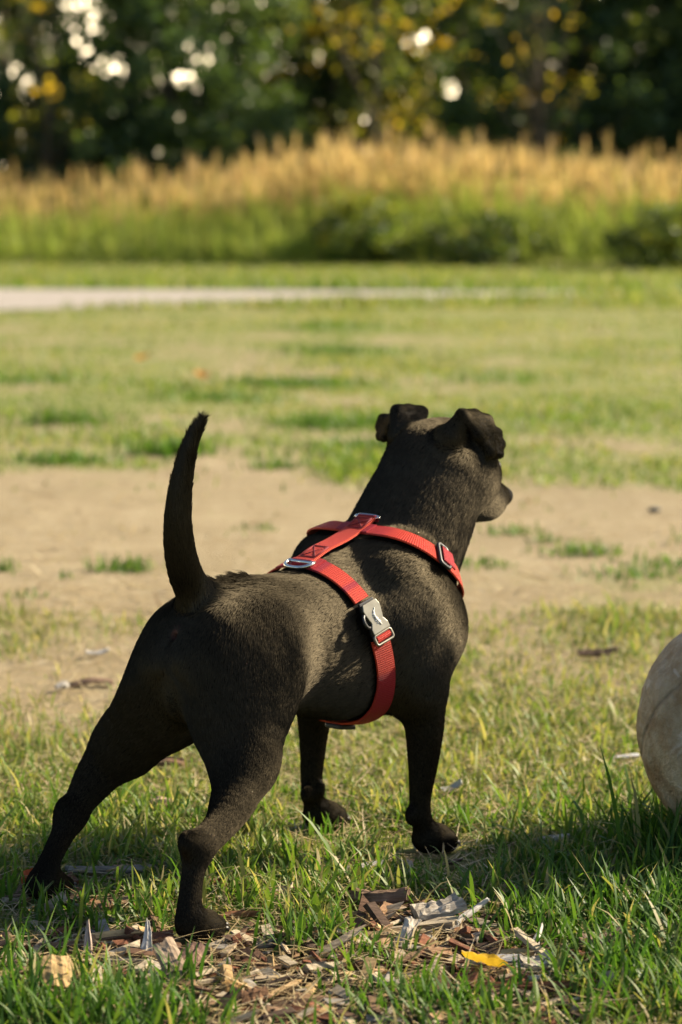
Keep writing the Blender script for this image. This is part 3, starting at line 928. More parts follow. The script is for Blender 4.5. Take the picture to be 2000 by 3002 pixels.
# the larger pieces of wood and bark: name, label, place, size, turn, colour, tilt
TAN, PALE, GREY, WHITE, BARK, RED, DARK = (.52, .36, .17), (.50, .42, .30), (.34, .31, .27), (.58, .56, .53), (.20, .125, .075), (.21, .085, .045), (.085, .055, .038)
CH = [
    ("wood_chip", "square tan wood chip with split grain, in long grass at the lower left", -.271, 2.235, .034, .030, .007, 100, TAN, 52, 10, .030),
    ("wood_splinter", "pale pinkish splinter standing upright in the mulch, left of the nearest paw", -.259, 2.404, .042, .009, .004, 96, (.50, .40, .34), 58, 0, None),
    ("wood_splinter", "white splinter standing on end beside the tall pale one, below the nearest paw", -.198, 2.401, .042, .012, .004, 84, WHITE, 62, 0, None),
    ("wood_chip", "largest grey-tan split chip leaning in the mulch, below the nearest paw", -.168, 2.32, .056, .024, .008, 118, (.36, .27, .19), 34, -14, None),
    ("bark_chip", "dark reddish-brown bark chip just behind the nearest paw", -.190, 2.436, .036, .024, .008, 20, RED, 8, 6, None),
    ("wood_splinter", "thin tan splinter lying left of the nearest paw", -.222, 2.462, .052, .0065, .004, 22, (.48, .34, .17), 4, 0, None),
    ("wood_splinter", "long silver-grey splinter lying flat across the mulch, lower left", -.225, 2.375, .070, .009, .004, -8, GREY, 2, 0, None),
    ("bark_chip", "tan bark chip in the grass between the two hind paws", -.250, 2.562, .052, .018, .006, 14, (.34, .21, .115), 6, 8, None),
    ("wood_plank", "long grey weathered plank piece just right of the stretched hind paw", -.262, 2.70, .110, .012, .007, -8, GREY, 3, 0, None),
    ("wood_chip", "pale angular chip tilted in the grass, between the hind paw and the far front paw", -.065, 2.607, .030, .020, .005, -35, PALE, 18, 25, None),
    ("wood_splinter", "reddish-brown split stick right of the nearest paw", -.112, 2.52, .060, .010, .007, 12, (.36, .17, .085), 6, 0, None),
    ("stick", "brown stick lying diagonally right of the nearest paw", -.050, 2.461, .062, .0075, .006, -28, (.20, .115, .06), 6, 0, None),
    ("wood_chip", "small tan nugget of wood in the bottom mulch", -.106, 2.272, .026, .017, .009, 30, (.36, .22, .08), 10, 0, None),
    ("bark_chip", "round brown bark nugget at the bottom of the mulch, beside the tan nugget", -.082, 2.240, .030, .024, .010, 12, (.21, .115, .06), 8, 0, None),
    ("stick", "short tan stick pointing up to the right in the bottom mulch", -.058, 2.268, .048, .006, .005, 48, (.42, .29, .15), 6, 0, None),
    ("wood_chip", "grey flat chip lying in the grass right of the nearest paw, below the brown stick", -.063, 2.428, .060, .016, .005, 14, (.33, .28, .235), 4, 0, None),
    ("bark_chip", "ridged grey-brown bark chip in the mulch, directly below the nearest paw", -.152, 2.356, .046, .022, .008, 72, (.19, .115, .085), 16, 0, None),
    ("bark_lump", "thick brown furrowed bark lump in the grass, left of the pale flaky bark", .043, 2.565, .066, .026, .014, -8, (.21, .14, .095), 4, 0, None),
    ("bark_lump", "large pale flaky bark lump, the biggest light piece right of the middle", .102, 2.512, .056, .036, .016, 14, (.42, .375, .31), 10, 0, None),
    ("wood_splinter", "pointed beige splinter lying left of the pale flaky bark", .049, 2.453, .080, .016, .006, 12, (.52, .40, .24), 4, 0, None),
    ("wood_chip", "pale chip slanting upright in front of the pale flaky bark", .068, 2.432, .044, .016, .005, 62, (.55, .49, .40), 38, 10, None),
    ("wood_splinter", "long white splinter slanting up to the right, beside the pale flaky bark", .136, 2.502, .074, .010, .005, 42, WHITE, 18, 0, None),
    ("wood_plank", "flat silver-grey plank piece directly behind the yellow leaf", .147, 2.362, .076, .019, .005, -2, (.50, .50, .50), 5, 0, None),
    ("wood_plank", "smaller grey-white plank piece right of the yellow leaf", .178, 2.302, .046, .013, .005, -4, (.50, .48, .45), 5, 0, None),
    ("wood_splinter", "frayed white splinter pointing upward, right of the yellow leaf", .200, 2.404, .050, .010, .005, 66, WHITE, 30, 0, None),
    ("bark_lump", "cracked brown bark lump in the thick grass at the lower right", .267, 2.404, .048, .026, .014, 4, (.23, .155, .115), 8, 0, None),
    ("bark_strip", "long red-brown bark strip lying below the yellow leaf", .180, 2.268, .130, .014, .007, -3, (.27, .125, .06), 2, 0, None),
    ("wood_chip", "rough whitish chip between the yellow leaf and the frayed splinter", .196, 2.342, .036, .024, .009, 10, (.48, .44, .37), 8, 0, None),
    ("wood_chip", "grey-white plank chip alone in the grass below the near front paw", .026, 2.712, .058, .014, .006, 6, (.52, .49, .44), 8, 0, None),
    ("bark_chip", "small orange-brown bark nugget right of the pale flaky bark", .123, 2.452, .024, .016, .009, 14, (.32, .165, .08), 6, 0, None),
    ("wood_splinter", "yellowish-tan pointed splinter at the left end of the brown bark", .012, 2.52, .070, .011, .005, 26, (.52, .38, .17), 6, 0, None),
    ("wood_chip", "white chip in the grass right of the near front paw", .255, 2.850, .044, .016, .005, -8, (.60, .58, .54), 8, 0, None),
    ("wood_chip", "pale flat chip on bare ground left of the rump of the dog", -.418, 4.09, .044, .018, .006, 6, (.58, .56, .52), 6, 0, None),
    ("wood_knot", "pinkish pale knot of wood in the grass between the hind legs", -.229, 3.0, .040, .028, .014, 6, (.46, .34, .23), 6, 0, None),
    ("wood_chip", "white chip in the grass beside the ball", .397, 3.30, .040, .014, .006, 4, (.62, .62, .62), 6, 0, None),
    ("bark_chip", "brown bark chip in the grass seen through the hind legs", -.238, 3.25, .050, .018, .008, -18, (.23, .14, .085), 6, 0, None),
    ("wood_chip", "grey curled chip in the grass right of the front legs", .146, 3.09, .030, .022, .005, 10, (.40, .41, .36), 24, 0, None),
    ("bark_chip", "brown bark flake on the thin lawn left of the dog", -.405, 3.84, .075, .024, .007, 8, (.20, .13, .09), 4, 0, None),
    ("wood_chip", "pale chip at the left end of the brown bark flake", -.445, 3.80, .024, .016, .008, 30, (.50, .48, .43), 10, 0, None),
    ("bark_chip", "dark bark piece on thin lawn left of the ball", .44, 4.08, .075, .02, .009, 6, (.12, .08, .055), 4, 0, None),
    ("bark_chip", "dark brown bark piece in shadow at the right edge, below the ball", .325, 2.66, .080, .024, .008, -12, (.16, .11, .08), 4, 0, None),
    ("wood_splinter", "thin grey twig lying right of the near front paw", .19, 2.98, .075, .0035, .003, 42, (.36, .29, .19), 3, 0, None),
    ("wood_chip", "beige chip standing in the grass at the lower right corner", .255, 2.262, .030, .012, .004, 60, (.46, .37, .29), 40, 0, None),
    ("wood_chip", "long tan chip at the left edge, half hidden by grass blades", -.335, 2.33, .060, .014, .005, 14, (.40, .27, .16), 6, 0, None),
]
CHIP_XY = np.array([(c[2], c[3], c[4]) for c in CH] + [(.142, 2.322, .05), (-.352, 2.66, .03)])
# ------------------------------------------------------------------ ground, path
def sstep(a, b, x):
    t = np.clip((x - a) / (b - a), 0, 1); return t * t * (3 - 2 * t)

def mulch_at(x, y):
    g = lambda cx, cy, rx, ry: np.exp(-(((x - cx) / rx) ** 2 + ((y - cy) / ry) ** 2))
    m = np.maximum.reduce([1.15 * g(-.02, 2.23, .27, .13), 1.1 * g(-.24, 2.40, .22, .065), 1.0 * g(-.06, 2.40, .16, .08), 1.1 * g(.10, 2.46, .13, .085), 1.05 * g(.15, 2.36, .11, .075), .7 * g(.30, 2.42, .06, .06), .55 * g(-.33, 2.56, .2, .07), .5 * g(-.8, 2.3, .5, .2), .5 * g(.8, 2.2, .3, .25), .9 * g(0, 1.85, .7, .25)])
    nz = fbm(x * 14, y * 14, 3, 3)
    return np.clip(m * 1.5 + (nz - .5) * 1.3 - .30, 0, 1)

def dirt_at(x, y):
    lo = 4.40 + .72 * np.clip(x, -1.5, 2.5) + 1.9 * (fbm(x * 1.3, y * .9, 21, 3) - .5)
    hi_ = 6.95 - .05 * x + 2.6 * (fbm(x * 1.4 + 9, y * .9, 22, 4) - .5)
    return sstep(lo - .8, lo + .5, y) * (1 - sstep(hi_ - .7, hi_ + 1.0, y))

def turf_at(x, y):
    base = .60 + .28 * (1 - sstep(3.3, 3.9, y)) + .12 * sstep(6.5, 8.5, y)
    base = base + .28 * sstep(16, 30, y) + .12 * sstep(-.5, 1.6, x) * sstep(7, 9, y)
    n1 = fbm(x * 2.2, y * 1.1, 31, 4); n2 = fbm(x * 5, y * 4.5, 32, 3)
    t = base + (n1 - .5) * 1.5 * (1 - .75 * sstep(12, 24, y)) + (n2 - .5) * .7 * (1 - .6 * sstep(8, 16, y))
    t = t - .42 * sstep(3.2, 3.9, y) * (1 - sstep(4.6, 5.6, y))
    t = t * (1 - .86 * dirt_at(x, y)) * (1 - .75 * mulch_at(x, y))
    return np.clip(t, 0, 1)

def ground_z(x, y):
    near = np.exp(-((y - 2.6) / 3.0) ** 2)
    z = .014 * (fbm(x * 3.1, y * 3.1, 41, 3) - .5) * near + .05 * (fbm(x * .5, y * .5, 42, 3) - .5) * sstep(3.5, 9, y) * (1 - sstep(13, 18, y))
    flat = np.exp(-(((x - .0) / .5) ** 2 + ((y - 2.68) / .35) ** 2))
    return z * (1 - .8 * flat) - .002

def graded(lo, hi, a, b, step, grow):
    mid = list(np.arange(a, b, step)); up = []; dn = []
    s, p = step, mid[-1]
    while p < hi: s *= grow; p += s; up.append(p)
    s, p = step, a
    while p > lo: s *= grow; p -= s; dn.append(p)
    return np.array(dn[::-1] + mid + up)
gx = graded(-420, 420, -1.3, 1.3, .02, 1.06); gy = graded(-30, 900, 1.7, 5.0, .02, 1.03)
GX, GY = np.meshgrid(gx, gy, indexing='ij')
fx, fy = GX.ravel(), GY.ravel()
gz = ground_z(fx, fy)
ii = np.arange(len(gx) * len(gy)).reshape(len(gx), len(gy))
gf = np.stack([ii[:-1, :-1].ravel(), ii[1:, :-1].ravel(), ii[1:, 1:].ravel(), ii[:-1, 1:].ravel()], 1)

n = NT("ground_soil")
pos = n.n("TexCoord").outputs["Object"]
turf, mul = n.attr("turf"), n.attr("mulch")
f1, f2, f3 = n.noise(pos, 9, 6, .65), n.noise(pos, 60, 5, .7), n.noise(pos, 260, 3, .7)
dirt = n.ramp(f1, [(.25, (.25, .20, .115)), (.5, (.345, .285, .175)), (.8, (.45, .38, .25))])
dirt = n.mix(n.ramp(f2, [(.35, .55), (.65, 0.0)]), dirt, (.20, .13, .062), 'MIX')
grs = n.ramp(f2, [(.2, (.12, .14, .04)), (.5, (.20, .205, .07)), (.8, (.31, .28, .125))])
mlc = n.ramp(f3, [(.25, (.020, .012, .007)), (.55, (.060, .034, .020)), (.8, (.13, .08, .048))])
tf = n.math('ADD', turf, n.math('MULTIPLY', n.math('SUBTRACT', f1, .5), 1.0))
f0 = n.noise(pos, 2.2, 5, .65)
dirt = n.mix(n.ramp(f0, [(.38, .55), (.60, 0.0)]), dirt, (.235, .185, .105))
f4 = n.noise(pos, 26, 3, .6)
dirt = n.mix(n.ramp(f4, [(.58, 0.0), (.68, .5)]), dirt, (.47, .41, .29))
c = n.mix(n.ramp(tf, [(.22, 0.0), (.75, 1.0)]), dirt, grs)
c = n.mix(mul, c, mlc)
hgt = n.math('ADD', f2, n.math('MULTIPLY', f3, .5))
MAT_GROUND = n.end(n.pbsdf(c, .95, spec=.15, bump=n.bump(hgt, .6, .012)))
ground = mesh_np("ground", np.stack([fx, fy, gz], 1), gf, MAT_GROUND, None, True, {"turf": turf_at(fx, fy), "mulch": mulch_at(fx, fy)})
lab(ground, "dry lawn with a bare sandy strip and bark mulch", None, kind="structure")

# gravel path, tapering out into the lawn on the right
px_ = np.concatenate([np.linspace(-70, -8, 24), np.linspace(-7.6, 2.8, 94)])
cols = 14
up_ = 24.9 - .17 * px_ - .0 + .35 * (fbm(px_ * .9, px_ * 0, 51, 3) - .5)
lo_ = np.where(px_ < -3, 19.6 + .15 * (px_ + 3), 19.6 + .70 * (px_ + 3)) + .5 * (fbm(px_ * 1.1, px_ * 0 + 3, 52, 3) - .5)
lo_ = np.minimum(lo_, up_ - .02)
PV, PA = [], []
for x_, a_, b_ in zip(px_, lo_, up_):
    for k in range(cols):
        y_ = a_ + (b_ - a_) * k / (cols - 1); PV.append((x_, y_, 0)); PA.append(0)
PV = np.array(PV); PV[:, 2] = ground_z(PV[:, 0], PV[:, 1])
# the ground sheet is coarser out here: keep the path clear of it
PV[:, 2] = .008
ii = np.arange(len(PV)).reshape(len(px_), cols)
pf = np.stack([ii[:-1, :-1].ravel(), ii[1:, :-1].ravel(), ii[1:, 1:].ravel(), ii[:-1, 1:].ravel()], 1)
n = NT("path_gravel")
pos = n.n("TexCoord").outputs["Object"]
c = n.ramp(n.noise(pos, 7, 6, .7), [(.25, (.28, .25, .215)), (.5, (.335, .30, .265)), (.8, (.39, .355, .315))])
MAT_PATH = n.end(n.pbsdf(c, .95, spec=.1, bump=n.bump(n.noise(pos, 90, 4), .5, .01)))
path = mesh_np("path", PV, pf, MAT_PATH)
lab(path, "pale gravel path crossing behind the lawn", None, kind="structure")

# ------------------------------------------------------------------ blades of grass as ribbons
def leaf_mat(name, stops, trans=.45, rough=.5, spec=.3, tcol=None):
    n = NT(name)
    t = n.attr("tint")
    c = n.ramp(t, stops)
    pb = n.pbsdf(c, rough, spec=spec)
    tr = n.n("BsdfTranslucent")
    c2 = n.mix(1.0, c, tcol or (1.15, 1.25, .55), 'MULTIPLY')
    n.t.links.new(c2, tr.inputs[0])
    mx = n.n("MixShader"); mx.inputs[0].default_value = trans
    n.t.links.new(pb, mx.inputs[1]); n.t.links.new(tr.outputs[0], mx.inputs[2])
    return n.end(mx.outputs[0])
MAT_GRASS = leaf_mat("grass_blade", [(.0, (.024, .075, .014)), (.35, (.070, .145, .022)), (.65, (.16, .225, .042)), (.85, (.25, .24, .085)), (1., (.46, .37, .19))], .45)
MAT_STRAW = leaf_mat("dry_blade", [(.0, (.16, .10, .045)), (.5, (.40, .30, .15)), (1., (.62, .52, .34))], .25)

def blades(name, x, y, z, length, width, azim, lean, curl, tint, mat, seg=4, twist=None):
    """many curved tapering ribbons as one mesh; all arguments are arrays"""
    N = len(x)
    t = np.linspace(0, 1, seg + 1)
    # angle from vertical grows along the blade
    ang = lean[:, None] + curl[:, None] * t[None] ** 1.4
    ds = (length / seg)[:, None]
    hx = np.concatenate([np.zeros((N, 1)), np.cumsum(np.sin(ang[:, :-1]) * ds, 1)], 1)
    hz = np.concatenate([np.zeros((N, 1)), np.cumsum(np.cos(ang[:, :-1]) * ds, 1)], 1)
    ca, sa = np.cos(azim)[:, None], np.sin(azim)[:, None]
    P = np.stack([x[:, None] + hx * ca, y[:, None] + hx * sa, np.maximum(z[:, None] + hz, z[:, None] + .001)], -1)
    wprof = np.array([.75, 1.0, .95, .72, .06]) if seg == 4 else np.interp(t, [0, .3, .6, 1], [.7, 1, .8, .05])
    wa = azim + math.pi / 2 + (twist if twist is not None else 0)
    W = np.stack([np.cos(wa), np.sin(wa), np.zeros(N)], -1)[:, None] * (width[:, None] * wprof[None] / 2)[..., None]
    # slight keel
    V = np.stack([P - W, P + W], 2).reshape(-1, 3)
    k = (seg + 1) * 2
    base = (np.arange(N) * k)[:, None]
    q = []
    for i in range(seg):
        q.append(np.stack([base[:, 0] + 2 * i, base[:, 0] + 2 * i + 1, base[:, 0] + 2 * i + 3, base[:, 0] + 2 * i + 2], 1))
    Fq = np.concatenate(q)
    return V, Fq, np.repeat(tint, k)

def join_blades(name, parts, mat):
    V, Fq, T = [], [], []
    o = 0
    for v, f, t in parts:
        V.append(v); Fq.append(f + o); T.append(t); o += len(v)
    return mesh_np(name, np.concatenate(V), np.concatenate(Fq), mat, None, True, {"tint": np.concatenate(T)})

BALL_C, BALL_R = np.array([.502, 2.81, .150]), .150
PAWS = np.array([D_O[:2] + D_F[:2] * s_ + D_R[:2] * l_ for s_, l_ in ((.222, .088), (.218, -.085), (-.213, .134), (-.218, -.100))])
def off_paws(x, y, r=.040):
    return np.all([(x - p[0]) ** 2 + (y - p[1]) ** 2 > r * r for p in PAWS], 0) & ((x - BALL_C[0]) ** 2 + (y - BALL_C[1]) ** 2 > .07 ** 2)

parts = []
r = RNG
# 1) foreground: tufts of many blades
def near_grass(count, y0, y1, thr_len, seed, lmul=1.0, wmul=1.0, halfw=.30, hx0=.45, tuft=True):
    r = np.random.default_rng(seed)
    y = r.uniform(y0, y1, count); hw = hx0 + halfw * y / 2
    x = r.uniform(-1, 1, count) * hw
    if tuft:
        nt = count // 16
        ty = r.uniform(y0, y1, nt); tx = r.uniform(-1, 1, nt) * (hx0 + halfw * ty / 2)
        k = r.integers(0, nt, count)
        m = r.random(count) < .62
        x = np.where(m, tx[k] + r.normal(0, .012, count), x); y = np.where(m, ty[k] + r.normal(0, .012, count), y)
    turf = turf_at(x, y); mu = mulch_at(x, y)
    keep = (r.random(count) < np.clip(turf * 1.5 - .12, .02, 1) * (1 - .92 * mu)) & off_paws(x, y)
    x, y, mu, turf = x[keep], y[keep], mu[keep], turf[keep]
    N = len(x)
    hn = fbm(x * 4, y * 4, 61, 3)
    L = r.gamma(5.0, .2, N) * thr_len * (.55 + .9 * hn) * lmul
    lush = np.exp(-(((x - .36) / .16) ** 2 + ((y - 2.52) / .28) ** 2)) + .8 * np.exp(-(((x + .24) / .12) ** 2 + ((y - 2.16) / .09) ** 2)) + np.exp(-(((x - .38) / .10) ** 2 + ((y - 2.75) / .10) ** 2))
    L = L * (1 + .75 * lush)
    pd = np.min([np.hypot(x - p[0], (y - p[1]) * .6 + .012) for p in PAWS], 0)
    L = L * (.35 + .65 * sstep(.03, .11, pd))
    for cx, cy, cl in CHIP_XY:          # pieces of wood keep the blades down
        q = np.hypot((x - cx) / (.35 * cl + .006), (y - cy + .012) / (.03 + .1 * cl))
        L = L * (.22 + .78 * sstep(.5, 1.15, q))
    W = r.uniform(.0016, .0034, N) * wmul * (.8 + .3 * L / thr_len)
    dry = r.random(N) < .22 + .16 * sstep(2.8, 3.6, y)
    tint = np.clip(.52 + .22 * (fbm(x * 6, y * 6, 62, 3) - .5) * 2 + r.normal(0, .13, N) - .16 * np.clip(lush, 0, 1) + .16 * sstep(2.7, 3.4, y), 0, .8)
    tint = np.where(dry, r.uniform(.82, 1, N), tint)
    return blades("", x, y, ground_z(x, y) - .002, L, np.minimum(W, .0050), r.uniform(0, 2 * math.pi, N), np.abs(r.normal(.40, .34, N)), r.gamma(2.4, .50, N), tint, None, 4, r.normal(0, .5, N))
parts.append(near_grass(96000, 1.75, 3.0, .026, 101, hx0=.6))
parts.append(near_grass(105000, 2.9, 4.6, .021, 102, halfw=.52))
# long dark blades at the foot of the ball and in the bottom corners
def tuft(cx, cy, sp, cnt, L0, seed, tn=.18, w0=.0038, lean=.3):
    r = np.random.default_rng(seed)
    x, y = r.normal(cx, sp, cnt), r.normal(cy, sp * .8, cnt)
    k = off_paws(x, y); x, y = x[k], y[k]; c_ = len(x)
    return blades("", x, y, ground_z(x, y) - .002, L0 * .78 * r.uniform(.45, 1.15, c_), w0 * r.uniform(.7, 1.2, c_), r.uniform(0, 2 * math.pi, c_), np.abs(r.normal(lean, .2, c_)), r.gamma(2, .35, c_), np.clip(r.normal(tn + .08, .10, c_), 0, .8), None, 4, r.normal(0, .4, c_))
for i, a in enumerate([(.37, 2.74, .030, 130, .115, .16), (.41, 2.68, .035, 150, .105, .12), (.46, 2.64, .04, 160, .10, .10), (.34, 2.78, .02, 60, .11, .22), (.52, 2.62, .04, 160, .10, .10), (.60, 2.66, .04, 120, .10, .12), (.64, 2.78, .03, 80, .09, .2),
                       (.33, 2.58, .05, 200, .085, .14), (.38, 2.46, .06, 260, .085, .14), (.30, 2.33, .05, 170, .075, .2), (.27, 2.24, .05, 140, .075, .25), (.36, 2.30, .05, 180, .08, .16),
                       (-.25, 2.16, .04, 170, .085, .25), (-.17, 2.17, .035, 120, .085, .25), (-.31, 2.20, .035, 140, .085, .25), (-.33, 2.35, .03, 80, .075, .25), (-.21, 2.26, .02, 40, .075, .25), (-.16, 2.30, .012, 22, .075, .3),
                       (.05, 2.26, .03, 80, .055, .3), (.11, 2.235, .03, 70, .055, .28), (.10, 2.20, .04, 130, .065, .28), (-.05, 2.42, .018, 45, .065, .34), (-.01, 2.45, .018, 40, .07, .34), (.02, 2.38, .02, 40, .06, .34), (.20, 2.46, .02, 40, .05, .28), (.22, 2.48, .04, 130, .07, .22), (-.34, 2.62, .04, 110, .06, .3), (-.28, 2.52, .04, 120, .06, .3), (-.20, 2.52, .025, 60, .06, .34), (-.145, 2.475, .016, 30, .05, .34), (.115, 2.80, .015, 30, .05, .35), (-.02, 2.88, .015, 26, .05, .35), (-.33, 2.58, .014, 30, .06, .3)]):
    parts.append(tuft(*a[:5], 300 + i, a[5]))
# 2) dirt band: single tufts
for i, (cx, cy, sp, cnt, L0) in enumerate([(-.46, 5.13, .035, 130, .055), (.553, 5.4, .05, 150, .05), (.40, 5.75, .03, 60, .05), (.48, 5.6, .02, 40, .04), (-.72, 5.1, .02, 30, .05), (-.63, 4.75, .02, 24, .035), (-.57, 5.0, .012, 12, .03), (.75, 5.2, .08, 160, .04), (.62, 5.05, .06, 120, .04), (.3, 5.2, .05, 80, .035), (-.2, 5.8, .03, 30, .03), (.9, 5.6, .06, 90, .05)]):
    parts.append(tuft(cx, cy, sp, cnt, L0, 400 + i, .34, .0045, .5))
# 3) lawn beyond: wider blades in patches
def far_grass(count, y0, y1, L0, w0, seed, boost=0.0):
    r = np.random.default_rng(seed)
    u = r.random(count); y = y0 * (y1 / y0) ** u
    x = r.uniform(-1, 1, count); x = np.sign(x) * np.abs(x) ** 1.4 * (1.1 + .42 * y)
    t = turf_at(x, y)
    k = r.random(count) < np.clip((t + boost) * 1.6 - .45, .012, 1)
    x, y, t = x[k], y[k], t[k]; N = len(x)
    hn = np.clip(fbm(x * 1.1, y * 1.1, 63, 3) * 1.7 - .35, .25, 1.3)
    tint = np.clip(.70 + .45 * (fbm(x * .9, y * .9, 64, 3) - .5) + r.normal(0, .14, N) + .06 * sstep(9, 18, y), 0, .97)
    return blades("", x, y, ground_z(x, y) - .002, L0 * r.uniform(.5, 1.2, N) * hn, w0 * r.uniform(.7, 1.3, N), r.uniform(0, 6.283, N), np.abs(r.normal(.35, .25, N)), r.gamma(2, .35, N), tint, None, 3)
parts.append(far_grass(52000, 4.2, 7.4, .026, .0045, 501, .06))
parts.append(far_grass(115000, 6.6, 21.5, .055, .009, 502))
# a few thick darker clumps that stand out of the lawn
for i, (cx, cy, sp, cnt, L0) in enumerate([(-1.03, 8.9, .09, 220, .09), (-.55, 7.75, .07, 260, .085), (-.86, 7.45, .08, 220, .06), (.0, 8.9, .14, 420, .075), (.23, 7.4, .09, 260, .06), (-.18, 11.0, .2, 420, .08), (-.02, 13.5, .2, 320, .09), (-.15, 16.5, .22, 200, .10), (-.5, 10.0, .15, 260, .07), (.35, 9.1, .1, 200, .06), (-1.5, 11.2, .2, 260, .08), (.75, 11.4, .2, 200, .07), (-.2, 7.3, .06, 90, .045), (.1, 8.0, .1, 200, .06)]):
    parts.append(tuft(cx, cy, sp, cnt, L0, 450 + i, .33, .008, .4))
def strip_ok(x, y):
    up = 24.9 - .17 * x
    lo = np.where(x < -3, 19.6 + .15 * (x + 3), np.minimum(19.6 + .70 * (x + 3), up))
    return (y < lo) | (y > up + .05) | (x > 2.8)
def edge_y(x): return 36.6 - .50 * np.clip(x, -24, 24) + .5 * np.sin(x * .9)
r = np.random.default_rng(503)
N = 60000
y = 20.0 * (42 / 20.0) ** r.random(N); x = r.uniform(-1, 1, N); x = np.sign(x) * np.abs(x) ** 1.4 * (1.5 + .42 * y)
k = strip_ok(x, y) & (y < edge_y(x) + .6); x, y = x[k], y[k]; N = len(x)
rim = np.exp(-((y - (25.05 - .17 * x)) / .35) ** 2)
parts.append(blades("", x, y, ground_z(x, y), (.09 + .10 * rim) * r.uniform(.5, 1.2, N), .022 * r.uniform(.7, 1.3, N), r.uniform(0, 6.28, N), np.abs(r.normal(.3, .2, N)), r.gamma(2, .3, N), np.clip(r.normal(.76, .12, N) - .22 * rim, 0, .97), None, 3))
grass = join_blades("grass", parts, MAT_GRASS)
lab(grass, "short green grass growing over the lawn", "grass", kind="stuff")

# dry blades and thatch lying on the soil
r = np.random.default_rng(511)
N = 46000
y = 1.8 * (4.9 / 1.8) ** r.random(N); x = r.uniform(-1, 1, N) * (.45 + .22 * y)
k = off_paws(x, y, .02); x, y = x[k], y[k]; N = len(x)
v = blades("", x, y, ground_z(x, y) + r.uniform(.0005, .012, N), r.gamma(4, .010, N), r.uniform(.0010, .0024, N), r.uniform(0, 6.28, N), r.uniform(1.25, 1.62, N), r.normal(.05, .25, N), np.clip(r.normal(.5, .25, N), 0, 1), None, 3, r.normal(0, .6, N))
r = np.random.default_rng(512)
N = 5200
y = 4.3 * (8.5 / 4.3) ** r.random(N); x = r.uniform(-1, 1, N) * (.6 + .3 * y)
k = r.random(N) < np.clip(1.6 * fbm(x * 2.2, y * 1.6, 93, 3) - .35, .05, 1); x, y = x[k], y[k]; N = len(x)
v2 = blades("", x, y, ground_z(x, y) + r.uniform(.001, .010, N), r.gamma(4, .012, N), r.uniform(.003, .008, N), r.uniform(0, 6.28, N), r.uniform(1.2, 1.6, N), r.normal(.05, .3, N), np.clip(r.normal(.35, .35, N), 0, 1), None, 3, r.normal(0, .6, N))
straw = join_blades("dry_grass", [v, v2], MAT_STRAW)
lab(straw, "dry straw-coloured blades lying between the green grass", "dry grass", kind="stuff")
# ------------------------------------------------------------------ tall grass band behind the mown strip
r = np.random.default_rng(601)
MAT_TALL = leaf_mat("tall_grass_leaf", [(.0, (.050, .080, .020)), (.3, (.24, .33, .055)), (.6, (.36, .40, .105)), (.8, (.45, .36, .17)), (1., (.58, .40, .225))], .62, tcol=(1.08, 1.08, .72))
NS = 9600
x = r.uniform(-1, 1, NS); x = np.sign(x) * np.abs(x) ** 1.35 * 27; dpt = r.uniform(0, 1, NS) ** 1.25 * 5.5
y = edge_y(x) + dpt
hol = np.exp(-(((x - 2.1) / 1.5) ** 2)) * (dpt < 1.3) + .9 * np.exp(-(((x - 5.0) / .9) ** 2)) * (dpt < .8)
hgt = (1.32 + .50 * fbm(x * .45, y * .45, 71, 3)) * r.uniform(.70, 1.12, NS)
hgt = hgt * (.45 + .55 * sstep(-.3, 2.4, dpt)) * (1 + .08 * np.exp(-((x - 1.0) / 1.6) ** 2)) * (1 - .16 * (1 - sstep(-4, -1, x)) * r.uniform(.2, 1.8, NS))
hgt = hgt * np.where(r.random(NS) < .14, r.uniform(1.08, 1.22, NS), 1.0)
keep = r.random(NS) > hol
x, y, dpt, hgt = x[keep], y[keep], dpt[keep], hgt[keep]; NS = len(x)
az = r.uniform(0, 6.28, NS)
lean = np.abs(r.normal(.09, .09, NS))
parts = []
z0 = ground_z(x, y) - .01
st = blades("", x, y, z0, hgt, np.full(NS, .010), az, lean, r.uniform(0, .30, NS), np.clip(r.normal(.52, .1, NS), 0, 1), None, 3)
parts.append(st)
# leaves, three to five per stem, rooted along the lower half
for k in range(4):
    f = r.uniform(.0, .45, NS)
    lf = blades("", x + r.normal(0, .05, NS), y + r.normal(0, .05, NS), z0 + hgt * f, hgt * r.uniform(.30, .52, NS), r.uniform(.014, .026, NS), r.uniform(0, 6.28, NS), np.abs(r.normal(.3, .15, NS)), r.uniform(.3, 1.4, NS), np.clip(r.normal(.40, .12, NS) + .10 * (fbm(x * .6, y * .6, 73, 3) - .5) * 2, 0, .75), None, 3)
    parts.append(lf)
# plumes
top = st[0].reshape(NS, 8, 3)[:, 6:8].mean(1)
pl = (r.random(NS) < .36 + .28 * sstep(-4.5, -.5, x)) & (dpt > 1.5)
for k in range(5):
    m = np.where(pl)[0]; n_ = len(m)
    L = r.uniform(.22, .42, n_)
    parts.append(blades("", top[m, 0] + r.normal(0, .02, n_), top[m, 1] + r.normal(0, .02, n_), top[m, 2] - L * r.uniform(.5, 1.0, n_), L, r.uniform(.018, .036, n_), r.uniform(0, 6.28, n_), np.abs(r.normal(.12, .12, n_)), r.uniform(0, .5, n_), np.clip(r.normal(.93, .07, n_), .75, 1), None, 3))
tall = join_blades("tall_grass", parts, MAT_TALL)
lab(tall, "tall seeding grass with golden plumes in a band before the trees", "tall grass", kind="stuff")

